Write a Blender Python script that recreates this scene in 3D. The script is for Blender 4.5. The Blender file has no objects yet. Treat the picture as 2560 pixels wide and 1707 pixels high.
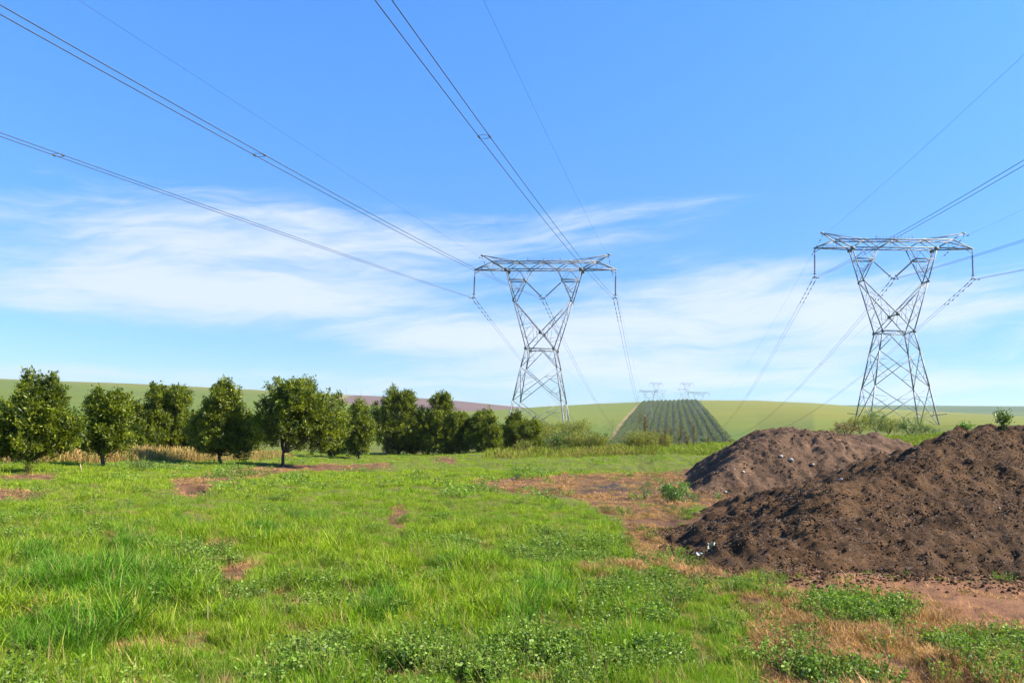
import bpy, math, random
import numpy as np
from mathutils import Vector, Matrix
R_ = random.Random(7)
RNG = np.random.default_rng(11)
SC = bpy.context.scene
COL = SC.collection
# ------------------------------------------------------------------ camera
EYE = 1.9
FPX, PITCH, ROLL = 2061.0, 0.1090, 0.0352          # focal length in px of a 2560 wide frame
CP, SP, CR, SR = math.cos(PITCH), math.sin(PITCH), math.cos(ROLL), math.sin(ROLL)
cam = bpy.data.objects.new('camera', bpy.data.cameras.new('camera'))
COL.objects.link(cam)
cam.data.sensor_width = 36
cam.data.lens = FPX / 2560 * 36
cam.data.clip_start, cam.data.clip_end = 0.1, 20000
_r, _u, _f = Vector((1, 0, 0)), Vector((0, -SP, CP)), Vector((0, CP, SP))
_cr, _cu = CR * _r + SR * _u, -SR * _r + CR * _u
M = Matrix((_cr, _cu, -_f)).transposed().to_4x4()
M.translation = (0, 0, EYE)
cam.matrix_world = M
SC.camera = cam
SC.render.resolution_x, SC.render.resolution_y = 1024, 682
# ------------------------------------------------------------------ world, sun, exposure
SUN_AZ, SUN_EL = math.radians(96), math.radians(40)
SC.view_settings.view_transform = 'Standard'
SC.view_settings.look = 'None'
SC.view_settings.exposure = 1.7
SC.cycles.use_denoising = True
SC.cycles.max_bounces = 8
SC.cycles.transparent_max_bounces = 8
SC.cycles.volume_bounces = 0
world = bpy.data.worlds.new('World')
SC.world = world
world.use_nodes = True
WT = world.node_tree
WN, WL = WT.nodes, WT.links


class E:
    """tiny expression builder for math nodes"""
    tree = None

    def __init__(self, s): self.s = s

    @staticmethod
    def op(o, *a):
        n = E.tree.nodes.new('ShaderNodeMath'); n.operation = o
        for i, v in enumerate(a):
            if isinstance(v, E): E.tree.links.new(v.s, n.inputs[i])
            else: n.inputs[i].default_value = v
        return E(n.outputs[0])
    def __add__(a, b): return E.op('ADD', a, b)
    __radd__ = __add__
    def __sub__(a, b): return E.op('SUBTRACT', a, b)
    def __rsub__(a, b): return E.op('SUBTRACT', b, a)
    def __mul__(a, b): return E.op('MULTIPLY', a, b)
    __rmul__ = __mul__
    def __truediv__(a, b): return E.op('DIVIDE', a, b)


def smooth(e, a, b):
    n = E.tree.nodes.new('ShaderNodeMapRange'); n.interpolation_type = 'SMOOTHSTEP'
    E.tree.links.new(e.s, n.inputs[0])
    n.inputs[1].default_value, n.inputs[2].default_value = a, b
    return E(n.outputs[0])


def noise(vec, scale, detail=4, rough=.55, dist=0.0, dim='3D'):
    n = E.tree.nodes.new('ShaderNodeTexNoise'); n.noise_dimensions = dim
    if vec is not None: E.tree.links.new(vec, n.inputs['Vector'])
    n.inputs['Scale'].default_value = scale; n.inputs['Detail'].default_value = detail
    n.inputs['Roughness'].default_value = rough; n.inputs['Distortion'].default_value = dist
    return E(n.outputs[0])


def comb(x, y, z=0.0):
    n = E.tree.nodes.new('ShaderNodeCombineXYZ')
    for i, v in enumerate((x, y, z)):
        if isinstance(v, E): E.tree.links.new(v.s, n.inputs[i])
        else: n.inputs[i].default_value = v
    return n.outputs[0]


def mixc(fac, a, b, blend='MIX'):
    n = E.tree.nodes.new('ShaderNodeMix'); n.data_type = 'RGBA'; n.blend_type = blend
    for sock, v in ((n.inputs[0], fac), (n.inputs[6], a), (n.inputs[7], b)):
        if isinstance(v, E): E.tree.links.new(v.s, sock)
        elif hasattr(v, 'is_linked'): E.tree.links.new(v, sock)
        elif isinstance(v, (int, float)): sock.default_value = v
        else: sock.default_value = (*v, 1) if len(v) == 3 else v
    return n.outputs[2]


E.tree = WT
WN.clear()
sky = WN.new('ShaderNodeTexSky'); sky.sky_type = 'NISHITA'; sky.sun_disc = False
sky.sun_elevation, sky.sun_rotation = SUN_EL, SUN_AZ
sky.altitude = 300; sky.air_density = 1.0; sky.dust_density = 0.3; sky.ozone_density = 2.0
hs = WN.new('ShaderNodeHueSaturation'); hs.inputs['Saturation'].default_value = 1.22; hs.inputs['Value'].default_value = 1.0
WL.new(sky.outputs[0], hs.inputs['Color'])
tc = WN.new('ShaderNodeTexCoord'); sx = WN.new('ShaderNodeSeparateXYZ'); WL.new(tc.outputs['Generated'], sx.inputs[0])
dx, dy, dz = (E(sx.outputs[i]) for i in range(3))
az = E.op('ARCTAN2', dx, dy) * 57.2958
el = E.op('ARCSINE', dz) * 57.2958
# clouds: thin cirrus in streaks that tilt up to the right
warp = noise(comb(az * .05, el * .12, 3.1), 1.0, 3)
u_ = az * .965 + el * .26
v_ = el * .965 - az * .10 + (warp - .5) * 5.0
n1 = noise(comb(u_ * .045, v_ * .26, 0.7), 1.0, 7, .60, .35)
n2 = noise(comb(u_ * .13, v_ * .95, 5.2), 1.0, 8, .66, .5)
tex = (n1 * .60 + n2 * .40 - .5) * 2.3 + .5


def blob(a0, e0, sa, se, tilt, amp):
    da = (az - a0) / sa
    de = (el - e0 - (az - a0) * tilt) / se
    return E.op('EXPONENT', (da * da + de * de) * -1.0) * amp


cover = None
for b in ((-16, 12.0, 11, 2.6, .03, .85), (-10, 10.0, 10, 2.0, .05, .6), (-26, 11.0, 8, 4.0, 0, .75), (2, 9.5, 36, 3.6, 0, .30), (-20, 8.0, 15, 1.4, .02, .95),
          (-1.0, 13.6, 14, 1.6, .10, .62), (9, 15.6, 9, .9, .10, .36), (12, 10.4, 9, 1.5, .03, .7), (17, 8.3, 12, 1.4, .06, .85),
          (28, 8.6, 9, 2.0, .05, 1.0), (5, 7.0, 10, 1.4, .02, .75), (-4, 6.2, 8, .8, .0, .8), (9, 4.3, 15, 1.1, .0, .95), (24, 4.4, 14, 1.8, .0, .8), (-20, 2.6, 16, 1.0, 0, .55),
          (0, 1.2, 70, 1.3, 0, .75)):
    t_ = blob(*b)
    cover = t_ if cover is None else cover + t_
cmask = smooth(tex * 1.35 + cover * .50, .66, 1.62) * smooth(cover, .06, .5) * smooth(el, -1.0, .5) * .92
low = smooth(el, -2, 34)
skyc = mixc(1.0, hs.outputs[0], mixc(low, (.235, .325, .425), (.455, .675, .93)), 'MULTIPLY')
cloudc = mixc(cmask, skyc, (2.2, 2.45, 2.85))
bg = WN.new('ShaderNodeBackground'); bg.inputs[1].default_value = 0.115
wo = WN.new('ShaderNodeOutputWorld')
WL.new(cloudc, bg.inputs[0]); WL.new(bg.outputs[0], wo.inputs[0])
sun = bpy.data.objects.new('sun', bpy.data.lights.new('sun', 'SUN'))
COL.objects.link(sun)
sun.data.energy = 4.2; sun.data.angle = math.radians(.53); sun.data.color = (1, .93, .80)
sd = Vector((math.sin(SUN_AZ) * math.cos(SUN_EL), math.cos(SUN_AZ) * math.cos(SUN_EL), math.sin(SUN_EL)))
sun.rotation_euler = sd.to_track_quat('Z', 'Y').to_euler()
sun.location = (60, 10, 60)


# ------------------------------------------------------------------ helpers
def tag(o, label=None, cat=None, group=None, kind=None):
    for k, v in (('label', label), ('category', cat), ('group', group), ('kind', kind)):
        if v: o[k] = v
    return o


def smooths(a, b, x):
    t = np.clip((x - a) / (b - a), 0, 1); return t * t * (3 - 2 * t)


def _hash(ix, iy, seed):
    h = (ix.astype(np.int64) * 374761393 + iy.astype(np.int64) * 668265263 + seed * 1442695041) & 0xffffffff
    h = ((h ^ (h >> 13)) * 1274126177) & 0xffffffff
    return ((h ^ (h >> 16)) & 0xffffff) / float(0xffffff)


def perlin(x, y, seed=0):
    x = np.asarray(x, float); y = np.asarray(y, float)
    ix, iy = np.floor(x), np.floor(y); fx, fy = x - ix, y - iy
    u, v = fx * fx * fx * (fx * (fx * 6 - 15) + 10), fy * fy * fy * (fy * (fy * 6 - 15) + 10)
    def g(a, b, dx, dy):
        t = _hash(ix + a, iy + b, seed) * 2 * np.pi
        return np.cos(t) * dx + np.sin(t) * dy
    a = g(0, 0, fx, fy); b = g(1, 0, fx - 1, fy); c = g(0, 1, fx, fy - 1); d = g(1, 1, fx - 1, fy - 1)
    return (a + (b - a) * u + (c - a) * v + (a - b - c + d) * u * v) * 1.5


def fbm(x, y, seed=0, oct=4, rough=.5):
    s, a, f = 0, 1.0, 1.0
    for i in range(oct):
        s = s + a * perlin(x * f, y * f, seed + i * 17); a *= rough; f *= 2.03
    return s


def smin(a, b, k):
    h = np.clip(.5 + .5 * (b - a) / k, 0, 1); return b + (a - b) * h - k * h * (1 - h)


def project(X, Y, Z):
    """world point -> pixel of the 2560 wide frame"""
    z = Z - EYE
    d = Y * CP + z * SP; v = -Y * SP + z * CP
    d = np.where(d < .05, .05, d)
    a, b = FPX * X / d, -FPX * v / d
    return 1280 + a * CR - b * SR, 853.5 + a * SR + b * CR


def ray(px, py):
    a, b = px - 1280, py - 853.5
    a, b = a * CR + b * SR, -a * SR + b * CR
    return np.array([a / FPX, CP + b / FPX * SP, SP - b / FPX * CP])


# ------------------------------------------------------------------ land form
AZT = [-180, -60, -32, -17.3, -11.8, -3.6, .5, 6.1, 8.8, 12, 16.7, 20.2, 26.3, 31.8, 45, 180]
ECT = [40, 55, 60, 58, 52, 41, 56, 78, 85, 93, 96, 93, 79, 69, 50, 40]
RCT = [900, 900, 900, 900, 900, 950, 1000, 1120, 1170, 1190, 1150, 1080, 950, 850, 800, 800]
SLT = [.075, .075, .075, .075, .075, .075, .079, .083, .083, .083, .081, .066, .056, .050, .045, .045]


def ground_z(X, Y, bumps=True):
    X = np.asarray(X, float); Y = np.asarray(Y, float)
    r = np.hypot(X, Y); a = np.degrees(np.arctan2(X, Y))
    ys = np.where(Y > 0, Y, 0)
    near = smooths(18, 62, ys) * (.25 + .075 * np.clip(X, -8, 55)) + .4 * smooths(62, 112, ys)
    if bumps:
        amp = 1 - smooths(60, 110, r)
        near = near + amp * (.075 * fbm(X * .9, Y * .9, 3, 3) + .035 * fbm(X * 2.6, Y * 2.6, 6, 2) + .09 * perlin(X * .22, Y * .22, 9))
        px, py = project(X, Y, near)
        near = near - .22 * np.exp(-((px - 492) / 30) ** 2 - ((py - 1227) / 7) ** 2) * (Y > 1)
    ec = np.interp(a, AZT, ECT) / FPX; Rc = np.interp(a, AZT, RCT); sl = np.interp(a, AZT, SLT)
    line = EYE + ec * Rc - sl * (Rc - r)
    sight = EYE + ec * r - .4
    far = smin(line, sight, 7.0) + 1.6 - 3.4 * smooths(2, 7, a) * (1 - smooths(24, 32, a))
    far = -smin(-far, np.full_like(far, 21.0), 4.0)
    far = far + 1.2 * perlin(X * .004, Y * .004, 31) * smooths(200, 500, r)
    w = smooths(3.2, 5.6, a) * (1 - smooths(16, 20.5, a))
    r0 = 112 + (66 - 112) * w + 25 * smooths(20, 26, a); r1 = 230 + (150 - 230) * w + 60 * smooths(20, 26, a)
    t = np.clip((r - r0) / (r1 - r0), 0, 1); t = t * t * (3 - 2 * t)
    return near * (1 - t) + far * t


def gz(x, y): return float(ground_z(np.array([x]), np.array([y]))[0])


_S = np.concatenate([np.arange(3, 140, .05), np.arange(140, 1400, 1.0)])


def G(px, py):
    """the place on the land seen at a pixel of the 2560 wide photograph"""
    d = ray(px, py)
    X, Y, Z = d[0] * _S, d[1] * _S, EYE + d[2] * _S
    k = np.nonzero(Z < ground_z(X, Y, False))[0]
    k = k[0] if len(k) else len(_S) - 1
    return Vector((X[k], Y[k], gz(X[k], Y[k])))


def at(px, py, dist):
    """a real point that far ahead, on the line of sight"""
    d = ray(px, py); s = dist / d[1]
    return Vector((d[0] * s, dist, EYE + d[2] * s))


# line of the power corridor: u to the right, v along
TH = .1925
CT, ST = math.cos(TH), math.sin(TH)
T3, T4 = (127.9, 759.1), (178.0, 779.5)
def uv(X, Y): return X * CT - Y * ST, X * ST + Y * CT
def xy(u, v): return u * CT + v * ST, -u * ST + v * CT
U3 = uv(*T3)[0]
UL, UR = U3 - 19.5, U3 + 56.5


# ------------------------------------------------------------------ zones on the near ground
def inpoly(px, py, poly):
    c = np.zeros(px.shape, bool); n = len(poly)
    for i in range(n):
        x1, y1 = poly[i]; x2, y2 = poly[i - 1]
        if y1 == y2: continue
        c ^= ((y1 > py) != (y2 > py)) & (px < (x2 - x1) * (py - y1) / (y2 - y1) + x1)
    return c


K = 1.0884
def S(p): return [(a * K, b * K) for a, b in p]
DRY = [S(p) for p in (
    [(1075, 1108), (1260, 1092), (1500, 1084), (1640, 1078), (1760, 1060), (1720, 1180), (1600, 1165), (1530, 1215), (1640, 1260), (1700, 1310), (1690, 1345), (1580, 1325), (1470, 1300), (1430, 1262), (1440, 1205), (1330, 1142), (1180, 1132)],
    [(1690, 1392), (1810, 1356), (1960, 1352), (2600, 1345), (2600, 1620), (1760, 1620), (1720, 1500), (1700, 1450)],
    [(1290, 1302), (1470, 1296), (1480, 1325), (1300, 1328)],
    [(380, 1098), (640, 1070), (900, 1066), (900, 1075), (640, 1088), (430, 1116)])]
BARE = [S(p) for p in (
    [(1480, 1222), (1640, 1262), (1725, 1328), (1700, 1350), (1600, 1305), (1470, 1252)],
    [(1630, 1302), (1715, 1338), (1830, 1372), (2100, 1390), (2352, 1416), (2700, 1410), (2700, 1300), (2100, 1230), (1700, 1180), (1500, 1190), (1480, 1235)],
    [(1330, 1116), (1480, 1108), (1485, 1128), (1330, 1134)],
    [(2000, 1400), (2250, 1395), (2400, 1430), (2330, 1455), (2120, 1420)])]
SPOTS = [(470, 1255, 55, 10), (560, 1292, 30, 10), (330, 1480, 65, 16), (60, 1432, 60, 14), (922, 1182, 18, 18), (690, 1366, 40, 6), (440, 1122, 34, 10),
         (650, 1078, 70, 5), (1020, 1057, 25, 4), (430, 1103, 40, 5), (20, 1135, 60, 8), (1255, 1420, 22, 14), (1290, 1470, 30, 10), (530, 1310, 30, 14), (60, 1096, 55, 6), (250, 1250, 14, 9), (1638, 1280, 55, 13), (760, 1420, 24, 9)]
WEED = [(1275, 1268, 165, 38, 1.0), (1050, 1262, 60, 22, .8), (1230, 1535, 330, 48, 1.0), (1470, 1400, 110, 60, .6), (1985, 1392, 120, 44, 1.0), (2270, 1500, 130, 50, 1.0), (450, 1300, 90, 42, .7), (330, 1072, 60, 10, .9), (520, 1090, 60, 8, .8), (720, 1500, 120, 40, .45), (900, 1385, 60, 40, .5), (1550, 1285, 60, 28, .9), (640, 1345, 110, 25, .5), (1900, 1560, 120, 30, .8), (1090, 1130, 60, 10, .6), (1200, 1078, 80, 8, .5)]
LUSH = [(220, 1345, 190, 44), (130, 1475, 150, 36), (600, 1228, 40, 13), (290, 1258, 45, 20), (880, 1395, 50, 36), (1010, 1322, 40, 18), (1250, 1370, 30, 18), (1240, 1440, 60, 40), (80, 1290, 60, 24), (420, 1205, 40, 10), (700, 1190, 60, 10)]


def zones(X, Y):
    Z = ground_z(X, Y, False)
    px, py = project(X, Y, Z)
    r = np.hypot(X, Y)
    jx = (fbm(X * 1.1, Y * 1.1, 41, 3) * 24 + fbm(X * .3, Y * .3, 45, 2) * 26) * np.clip(10 / r, .15, 1)
    jy = (fbm(X * 1.1, Y * 1.1, 51, 3) * 14 + fbm(X * .3, Y * .3, 55, 2) * 12) * np.clip(10 / r, .12, 1)
    qx, qy = px + jx, py + jy
    dry = np.zeros(px.shape); bare = np.zeros(px.shape); weed = np.zeros(px.shape); lush = np.zeros(px.shape)
    for p in DRY: dry = np.maximum(dry, inpoly(qx, qy, p) * 1.0)
    for p in BARE: bare = np.maximum(bare, inpoly(qx, qy, p) * 1.0)
    for a, b, sa, sb in SPOTS:
        g = np.exp(-((qx / K - a) / (sa * 1.35)) ** 2 - ((qy / K - b) / (sb * 1.5)) ** 2); dry = np.maximum(dry, smooths(.30, .5, g) * .95)
        bare = np.maximum(bare, smooths(.62, .8, g) * .7)
    for a, b, sa, sb, m in WEED:
        weed = np.maximum(weed, m * smooths(.25, .6, np.exp(-((qx / K - a) / sa) ** 2 - ((qy / K - b) / sb) ** 2)))
    for a, b, sa, sb in LUSH: lush = np.maximum(lush, np.exp(-((qx / K - a) / sa) ** 2 - ((qy / K - b) / sb) ** 2))
    return px, py, dry, bare, weed, lush


# ------------------------------------------------------------------ materials
def newmat(name):
    m = bpy.data.materials.new(name); m.use_nodes = True
    E.tree = m.node_tree; E.tree.nodes.clear()
    return m, E.tree.nodes, E.tree.links


def finish(bsdf, disp=None):
    o = E.tree.nodes.new('ShaderNodeOutputMaterial'); E.tree.links.new(bsdf, o.inputs[0])


def principled(color, rough=.8, metal=0.0, spec=.5, normal=None):
    b = E.tree.nodes.new('ShaderNodeBsdfPrincipled')
    if hasattr(color, 'is_linked'): E.tree.links.new(color, b.inputs['Base Color'])
    else: b.inputs['Base Color'].default_value = (*color, 1)
    if isinstance(rough, E): E.tree.links.new(rough.s, b.inputs['Roughness'])
    else: b.inputs['Roughness'].default_value = rough
    b.inputs['Metallic'].default_value = metal
    b.inputs['Specular IOR Level'].default_value = spec
    if normal is not None: E.tree.links.new(normal, b.inputs['Normal'])
    return b.outputs[0]


def bump(h, strength, dist):
    n = E.tree.nodes.new('ShaderNodeBump'); n.inputs['Strength'].default_value = strength; n.inputs['Distance'].default_value = dist
    E.tree.links.new(h.s, n.inputs['Height']); return n.outputs[0]


def objco(): return E.tree.nodes.new('ShaderNodeTexCoord').outputs['Object']
def attr(name, t='GEOMETRY'):
    n = E.tree.nodes.new('ShaderNodeAttribute'); n.attribute_name = name; n.attribute_type = t; return n


def mat_simple(name, c, rough=.6, metal=0.0, var=.25, scale=6, spec=.5):
    m, N, L = newmat(name)
    f = noise(objco(), scale, 5)
    d = tuple(x * (1 - var) for x in c); l = tuple(min(1, x * (1 + var)) for x in c)
    finish(principled(mixc(smooth(f, .3, .7), d, l), rough, metal, spec))
    return m


def mat_ground():
    m, N, L = newmat('land_surface')
    co = objco()
    c = attr('tone').outputs['Color']
    f = noise(co, 9.0, 6, .65); g = noise(co, 55.0, 4, .6)
    mp = N.new('ShaderNodeMapping'); mp.inputs['Scale'].default_value = (.012, .16, .1); L.new(co, mp.inputs[0])
    rows = noise(mp.outputs[0], 1.0, 5, .6)
    big = noise(co, .05, 5, .6)
    k = (f * .55 + g * .45)
    c1 = mixc(1.0, c, mixc(smooth(k, .28, .72), (.62, .60, .56), (1.35, 1.33, 1.25)), 'MULTIPLY')
    c2 = mixc(1.0, c1, mixc(smooth(rows * .7 + big * .3, .35, .65), (.86, .90, .84), (1.10, 1.07, 1.10)), 'MULTIPLY')
    finish(principled(c2, .95, 0, .15, bump(k, .6, .06)))
    return m


def mat_hill(name, a, b, patch=False):
    m, N, L = newmat(name)
    co = objco(); c = attr('tone').outputs['Color']
    mp = N.new('ShaderNodeMapping'); mp.inputs['Scale'].default_value = (.006, .05, .05); L.new(co, mp.inputs[0])
    rows = noise(mp.outputs[0], 1.0, 6, .65); big = noise(co, .012, 5, .6)
    c2 = mixc(1.0, c, mixc(smooth(rows * .6 + big * .4, .3, .7), a, b), 'MULTIPLY')
    finish(principled(c2, .95, 0, .1))
    return m


def mat_leaf(name, dark, light, tip, rough=.38, trans=.35, spec=.5):
    m, N, L = newmat(name)
    v = E(attr('vary').outputs['Fac'])
    f = noise(objco(), 1.4, 3)
    c = mixc(smooth(v * .6 + f * .4, .25, .8), dark, light)
    c = mixc(smooth(v, .88, 1.0) * .55, c, tip)
    p = principled(c, rough, 0, spec)
    t = N.new('ShaderNodeBsdfTranslucent')
    L.new(mixc(1.0, c, (1.5, 1.6, .55), 'MULTIPLY'), t.inputs[0])
    mx = N.new('ShaderNodeMixShader'); mx.inputs[0].default_value = trans
    L.new(p, mx.inputs[1]); L.new(t.outputs[0], mx.inputs[2])
    finish(mx.outputs[0])
    return m


def mat_blade(name, base, rough=.5, trans=.35, tip_or_glint=(.42, .30, .12)):
    m, N, L = newmat(name)
    t_ = attr('tint', 'INSTANCER').outputs['Color']
    h = E(attr('h').outputs['Fac']); v = E(attr('vary').outputs['Fac'])
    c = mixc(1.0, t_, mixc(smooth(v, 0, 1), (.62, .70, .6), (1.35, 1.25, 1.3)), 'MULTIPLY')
    c = mixc(smooth(v, .90, .97) * .7, c, tip_or_glint)
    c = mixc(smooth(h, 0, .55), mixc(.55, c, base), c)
    p = principled(c, rough, 0, .12)
    t = N.new('ShaderNodeBsdfTranslucent')
    L.new(mixc(1.0, c, (1.2, 1.4, .5), 'MULTIPLY'), t.inputs[0])
    mx = N.new('ShaderNodeMixShader'); mx.inputs[0].default_value = trans
    L.new(p, mx.inputs[1]); L.new(t.outputs[0], mx.inputs[2])
    finish(mx.outputs[0])
    return m


def mat_soil(name, dark, light, straw, scale=1.0):
    m, N, L = newmat(name)
    co = N.new('ShaderNodeNewGeometry').outputs['Position']
    a = noise(co, 3.0 * scale, 6, .65); b = noise(co, 26 * scale, 5, .7); s = noise(co, 90 * scale, 3, .6, .8)
    c = mixc(smooth(a * .5 + b * .5, .32, .68), dark, light)
    c = mixc(smooth(s, .66, .74) * .75, c, straw)
    c = mixc(smooth(noise(co, .45, 4, .6), .50, .75) * .5, c, tuple(x * 1.5 for x in light))
    c = mixc(smooth(noise(co, .8, 5, .65, .6), .55, .72) * .7, c, tuple(x * .8 for x in dark))
    finish(principled(c, .95, 0, .2, bump(b * .6 + s * .4, 1.0, .045)))
    return m


MAT = {}
MAT['ground'] = mat_ground()
MAT['hill'] = mat_hill('hill_field', (.85, .88, .85), (1.12, 1.10, 1.08))
MAT['leaf'] = mat_leaf('glossy_leaf', (.042, .064, .004), (.205, .235, .010), (.33, .34, .04), .42, .40, .35)
MAT['leaf_far'] = mat_leaf('orchard_leaf', (.070, .095, .014), (.205, .24, .036), (.28, .30, .05), .6, .25)
MAT['leaf_scrub'] = mat_leaf('scrub_leaf', (.11, .12, .014), (.28, .28, .035), (.38, .31, .07), .6, .35)
MAT['leaf_bush'] = mat_leaf('bush_leaf', (.05, .09, .012), (.14, .20, .03), (.35, .38, .2), .3, .35)
MAT['leaf_weed'] = mat_leaf('weed_leaf', (.05, .13, .015), (.12, .24, .03), (.30, .36, .18), .35, .35)
MAT['leaf_brown'] = mat_leaf('dead_leaf', (.10, .055, .025), (.22, .12, .05), (.30, .19, .08), .8, .2)
MAT['dryweed'] = mat_leaf('dry_weed_stem', (.12, .08, .03), (.24, .15, .055), (.32, .19, .07), .8, .25)
MAT['bark'] = mat_simple('bark', (.075, .055, .04), .9, 0, .35, 9)
MAT['steel'] = mat_simple('galvanised_steel', (.22, .22, .22), .65, .2, .3, 1.2)
MAT['gusset'] = mat_simple('gusset_plate_steel', (.10, .115, .115), .65, .2, .25, 2)
MAT['insul'] = mat_simple('brown_glazed_porcelain', (.07, .035, .028), .3, 0, .2, 5)
MAT['cable'] = mat_simple('weathered_aluminium_cable', (.05, .055, .065), .6, .2, .2, 3)
MAT['fitting'] = mat_simple('line_fitting_metal', (.09, .085, .08), .5, .4, .2, 8)
MAT['soil'] = mat_soil('dark_compost_soil', (.019, .0095, .0045), (.118, .061, .025), (.36, .23, .12))
MAT['soil_pale'] = mat_soil('paler_sandy_soil', (.052, .029, .016), (.135, .078, .044), (.28, .19, .13))
MAT['stone'] = mat_simple('pale_stone', (.36, .31, .27), .85, 0, .3, 14)
MAT['plastic_g'] = mat_simple('grey_plastic', (.30, .33, .35), .3, 0, .3, 20)
MAT['plastic_y'] = mat_simple('greenish_plastic', (.33, .34, .20), .4, 0, .25, 16)
MAT['wood'] = mat_simple('dry_wood', (.30, .22, .14), .85, 0, .3, 12)
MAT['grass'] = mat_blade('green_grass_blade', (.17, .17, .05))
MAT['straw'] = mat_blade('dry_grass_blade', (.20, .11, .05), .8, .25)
MAT['herb'] = mat_blade('herb_leaf', (.07, .11, .02), .5, .3, (.27, .34, .17))  # last colour paints light glints onto a share of the herb leaves
MAT['clod'] = MAT['soil']


# ------------------------------------------------------------------ mesh builder
class MB:
    ws = 1.0

    def __init__(self): self.v, self.f, self.a, self.n = [], [], [], 0

    def add(self, V, F, a=None):
        V = np.asarray(V, float); self.v.append(V)
        F = np.asarray(F, int) + self.n; self.f.append(F); self.n += len(V)
        self.a.append(np.full(len(V), .5) if a is None else np.broadcast_to(np.asarray(a, float), (len(V),)))

    def bar(self, p, q, w, w2=None):
        p, q = np.asarray(p, float), np.asarray(q, float)
        d = q - p; L = np.linalg.norm(d)
        if L < 1e-6: return
        d /= L; up = np.array([0, 0, 1.]) if abs(d[2]) < .9 else np.array([0, 1., 0])
        s = np.cross(d, up); s /= np.linalg.norm(s); t = np.cross(s, d)
        w = w * MB.ws; h, h2 = w / 2, (w if w2 is None else w2) / 2
        c = [p + s * a * h + t * b * h for a, b in ((-1, -1), (1, -1), (1, 1), (-1, 1))] + [q + s * a * h2 + t * b * h2 for a, b in ((-1, -1), (1, -1), (1, 1), (-1, 1))]
        self.add(c, [(0, 1, 5, 4), (1, 2, 6, 5), (2, 3, 7, 6), (3, 0, 4, 7), (3, 2, 1, 0), (4, 5, 6, 7)])

    def box(self, c, s):
        c = np.asarray(c, float); s = np.asarray(s, float) / 2
        V = [c + s * np.array(k) for k in ((-1, -1, -1), (1, -1, -1), (1, 1, -1), (-1, 1, -1), (-1, -1, 1), (1, -1, 1), (1, 1, 1), (-1, 1, 1))]
        self.add(V, [(0, 1, 5, 4), (1, 2, 6, 5), (2, 3, 7, 6), (3, 0, 4, 7), (3, 2, 1, 0), (4, 5, 6, 7)])

    def tube(self, P, r, n=6, a=None):
        P = np.asarray(P, float); m = len(P); r = np.broadcast_to(np.asarray(r, float), (m,))
        T = np.gradient(P, axis=0); T /= np.linalg.norm(T, axis=1)[:, None] + 1e-12
        up = np.array([0, 0, 1.]) if abs(T[0][2]) < .8 else np.array([1., 0, 0])
        s = np.cross(T, up); s /= np.linalg.norm(s, axis=1)[:, None] + 1e-12; t = np.cross(s, T)
        th = np.arange(n) * 2 * np.pi / n
        V = P[:, None] + r[:, None, None] * (np.cos(th)[None, :, None] * s[:, None] + np.sin(th)[None, :, None] * t[:, None])
        i, j = np.meshgrid(np.arange(m - 1), np.arange(n), indexing='ij'); k = (j + 1) % n
        F = np.stack([i * n + j, i * n + k, (i + 1) * n + k, (i + 1) * n + j], -1).reshape(-1, 4)
        self.add(V.reshape(-1, 3), F, a)

    def leaves(self, P, D, L, W, a, fold=.25):
        """leaf = two quads folded along the midrib; P base, D direction"""
        P, D = np.asarray(P, float), np.asarray(D, float); n = len(P)
        D = D / (np.linalg.norm(D, axis=1)[:, None] + 1e-9)
        rnd = RNG.normal(size=(n, 3)); s = np.cross(D, rnd); s /= np.linalg.norm(s, axis=1)[:, None] + 1e-9
        nn = np.cross(s, D); L = np.broadcast_to(L, (n,))[:, None]; W = np.broadcast_to(W, (n,))[:, None] / 2
        m1 = P + D * L * .5; up = nn * W * fold * 2
        V = np.stack([P, m1 + s * W + up, P + D * L, m1 - s * W + up, m1], 1).reshape(-1, 3)
        b = np.arange(n)[:, None] * 5
        F = np.concatenate([b + np.array([[0, 4, 2, 1]]), b + np.array([[0, 3, 2, 4]])])
        self.add(V, F, np.repeat(np.broadcast_to(a, (n,)), 5))

    def mesh(self, name, mat, smoothf=False, attrname='vary'):
        me = bpy.data.meshes.new(name)
        V = np.concatenate(self.v); F = [f for f in self.f]
        if all(f.shape[1] == 4 for f in F):
            F = np.concatenate(F); me.vertices.add(len(V)); me.vertices.foreach_set('co', V.ravel())
            me.loops.add(F.size); me.loops.foreach_set('vertex_index', F.ravel().astype(np.int32))
            me.polygons.add(len(F)); me.polygons.foreach_set('loop_start', (np.arange(len(F)) * 4).astype(np.int32))
            try: me.polygons.foreach_set('loop_total', np.full(len(F), 4, np.int32))
            except Exception: pass
            me.update(calc_edges=True)
        else:
            me.from_pydata(V.tolist(), [], [tuple(x) for f in F for x in f.tolist()])
        if attrname:
            at_ = me.attributes.new(attrname, 'FLOAT', 'POINT'); at_.data.foreach_set('value', np.concatenate(self.a).astype(np.float32))
        if mat: me.materials.append(mat)
        if smoothf: me.polygons.foreach_set('use_smooth', np.ones(len(me.polygons), bool))
        me.validate()
        return me

    def build(self, name, mat, parent=None, smoothf=False, loc=None):
        o = bpy.data.objects.new(name, self.mesh(name, mat, smoothf)); COL.objects.link(o)
        if parent: o.parent = parent
        if loc is not None: o.location = loc
        return o


def empty(name, loc=(0, 0, 0), rz=0.0, label=None, cat=None, group=None):
    o = bpy.data.objects.new(name, None); COL.objects.link(o); o.location = loc; o.rotation_euler.z = rz
    o.empty_display_size = .3
    return tag(o, label, cat, group)


def copy_tree(o, parent=None, kids=None):
    c = o.copy(); COL.objects.link(c)
    if parent: c.parent = parent
    for ch in list(o.children): copy_tree(ch, c)
    return c


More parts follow.
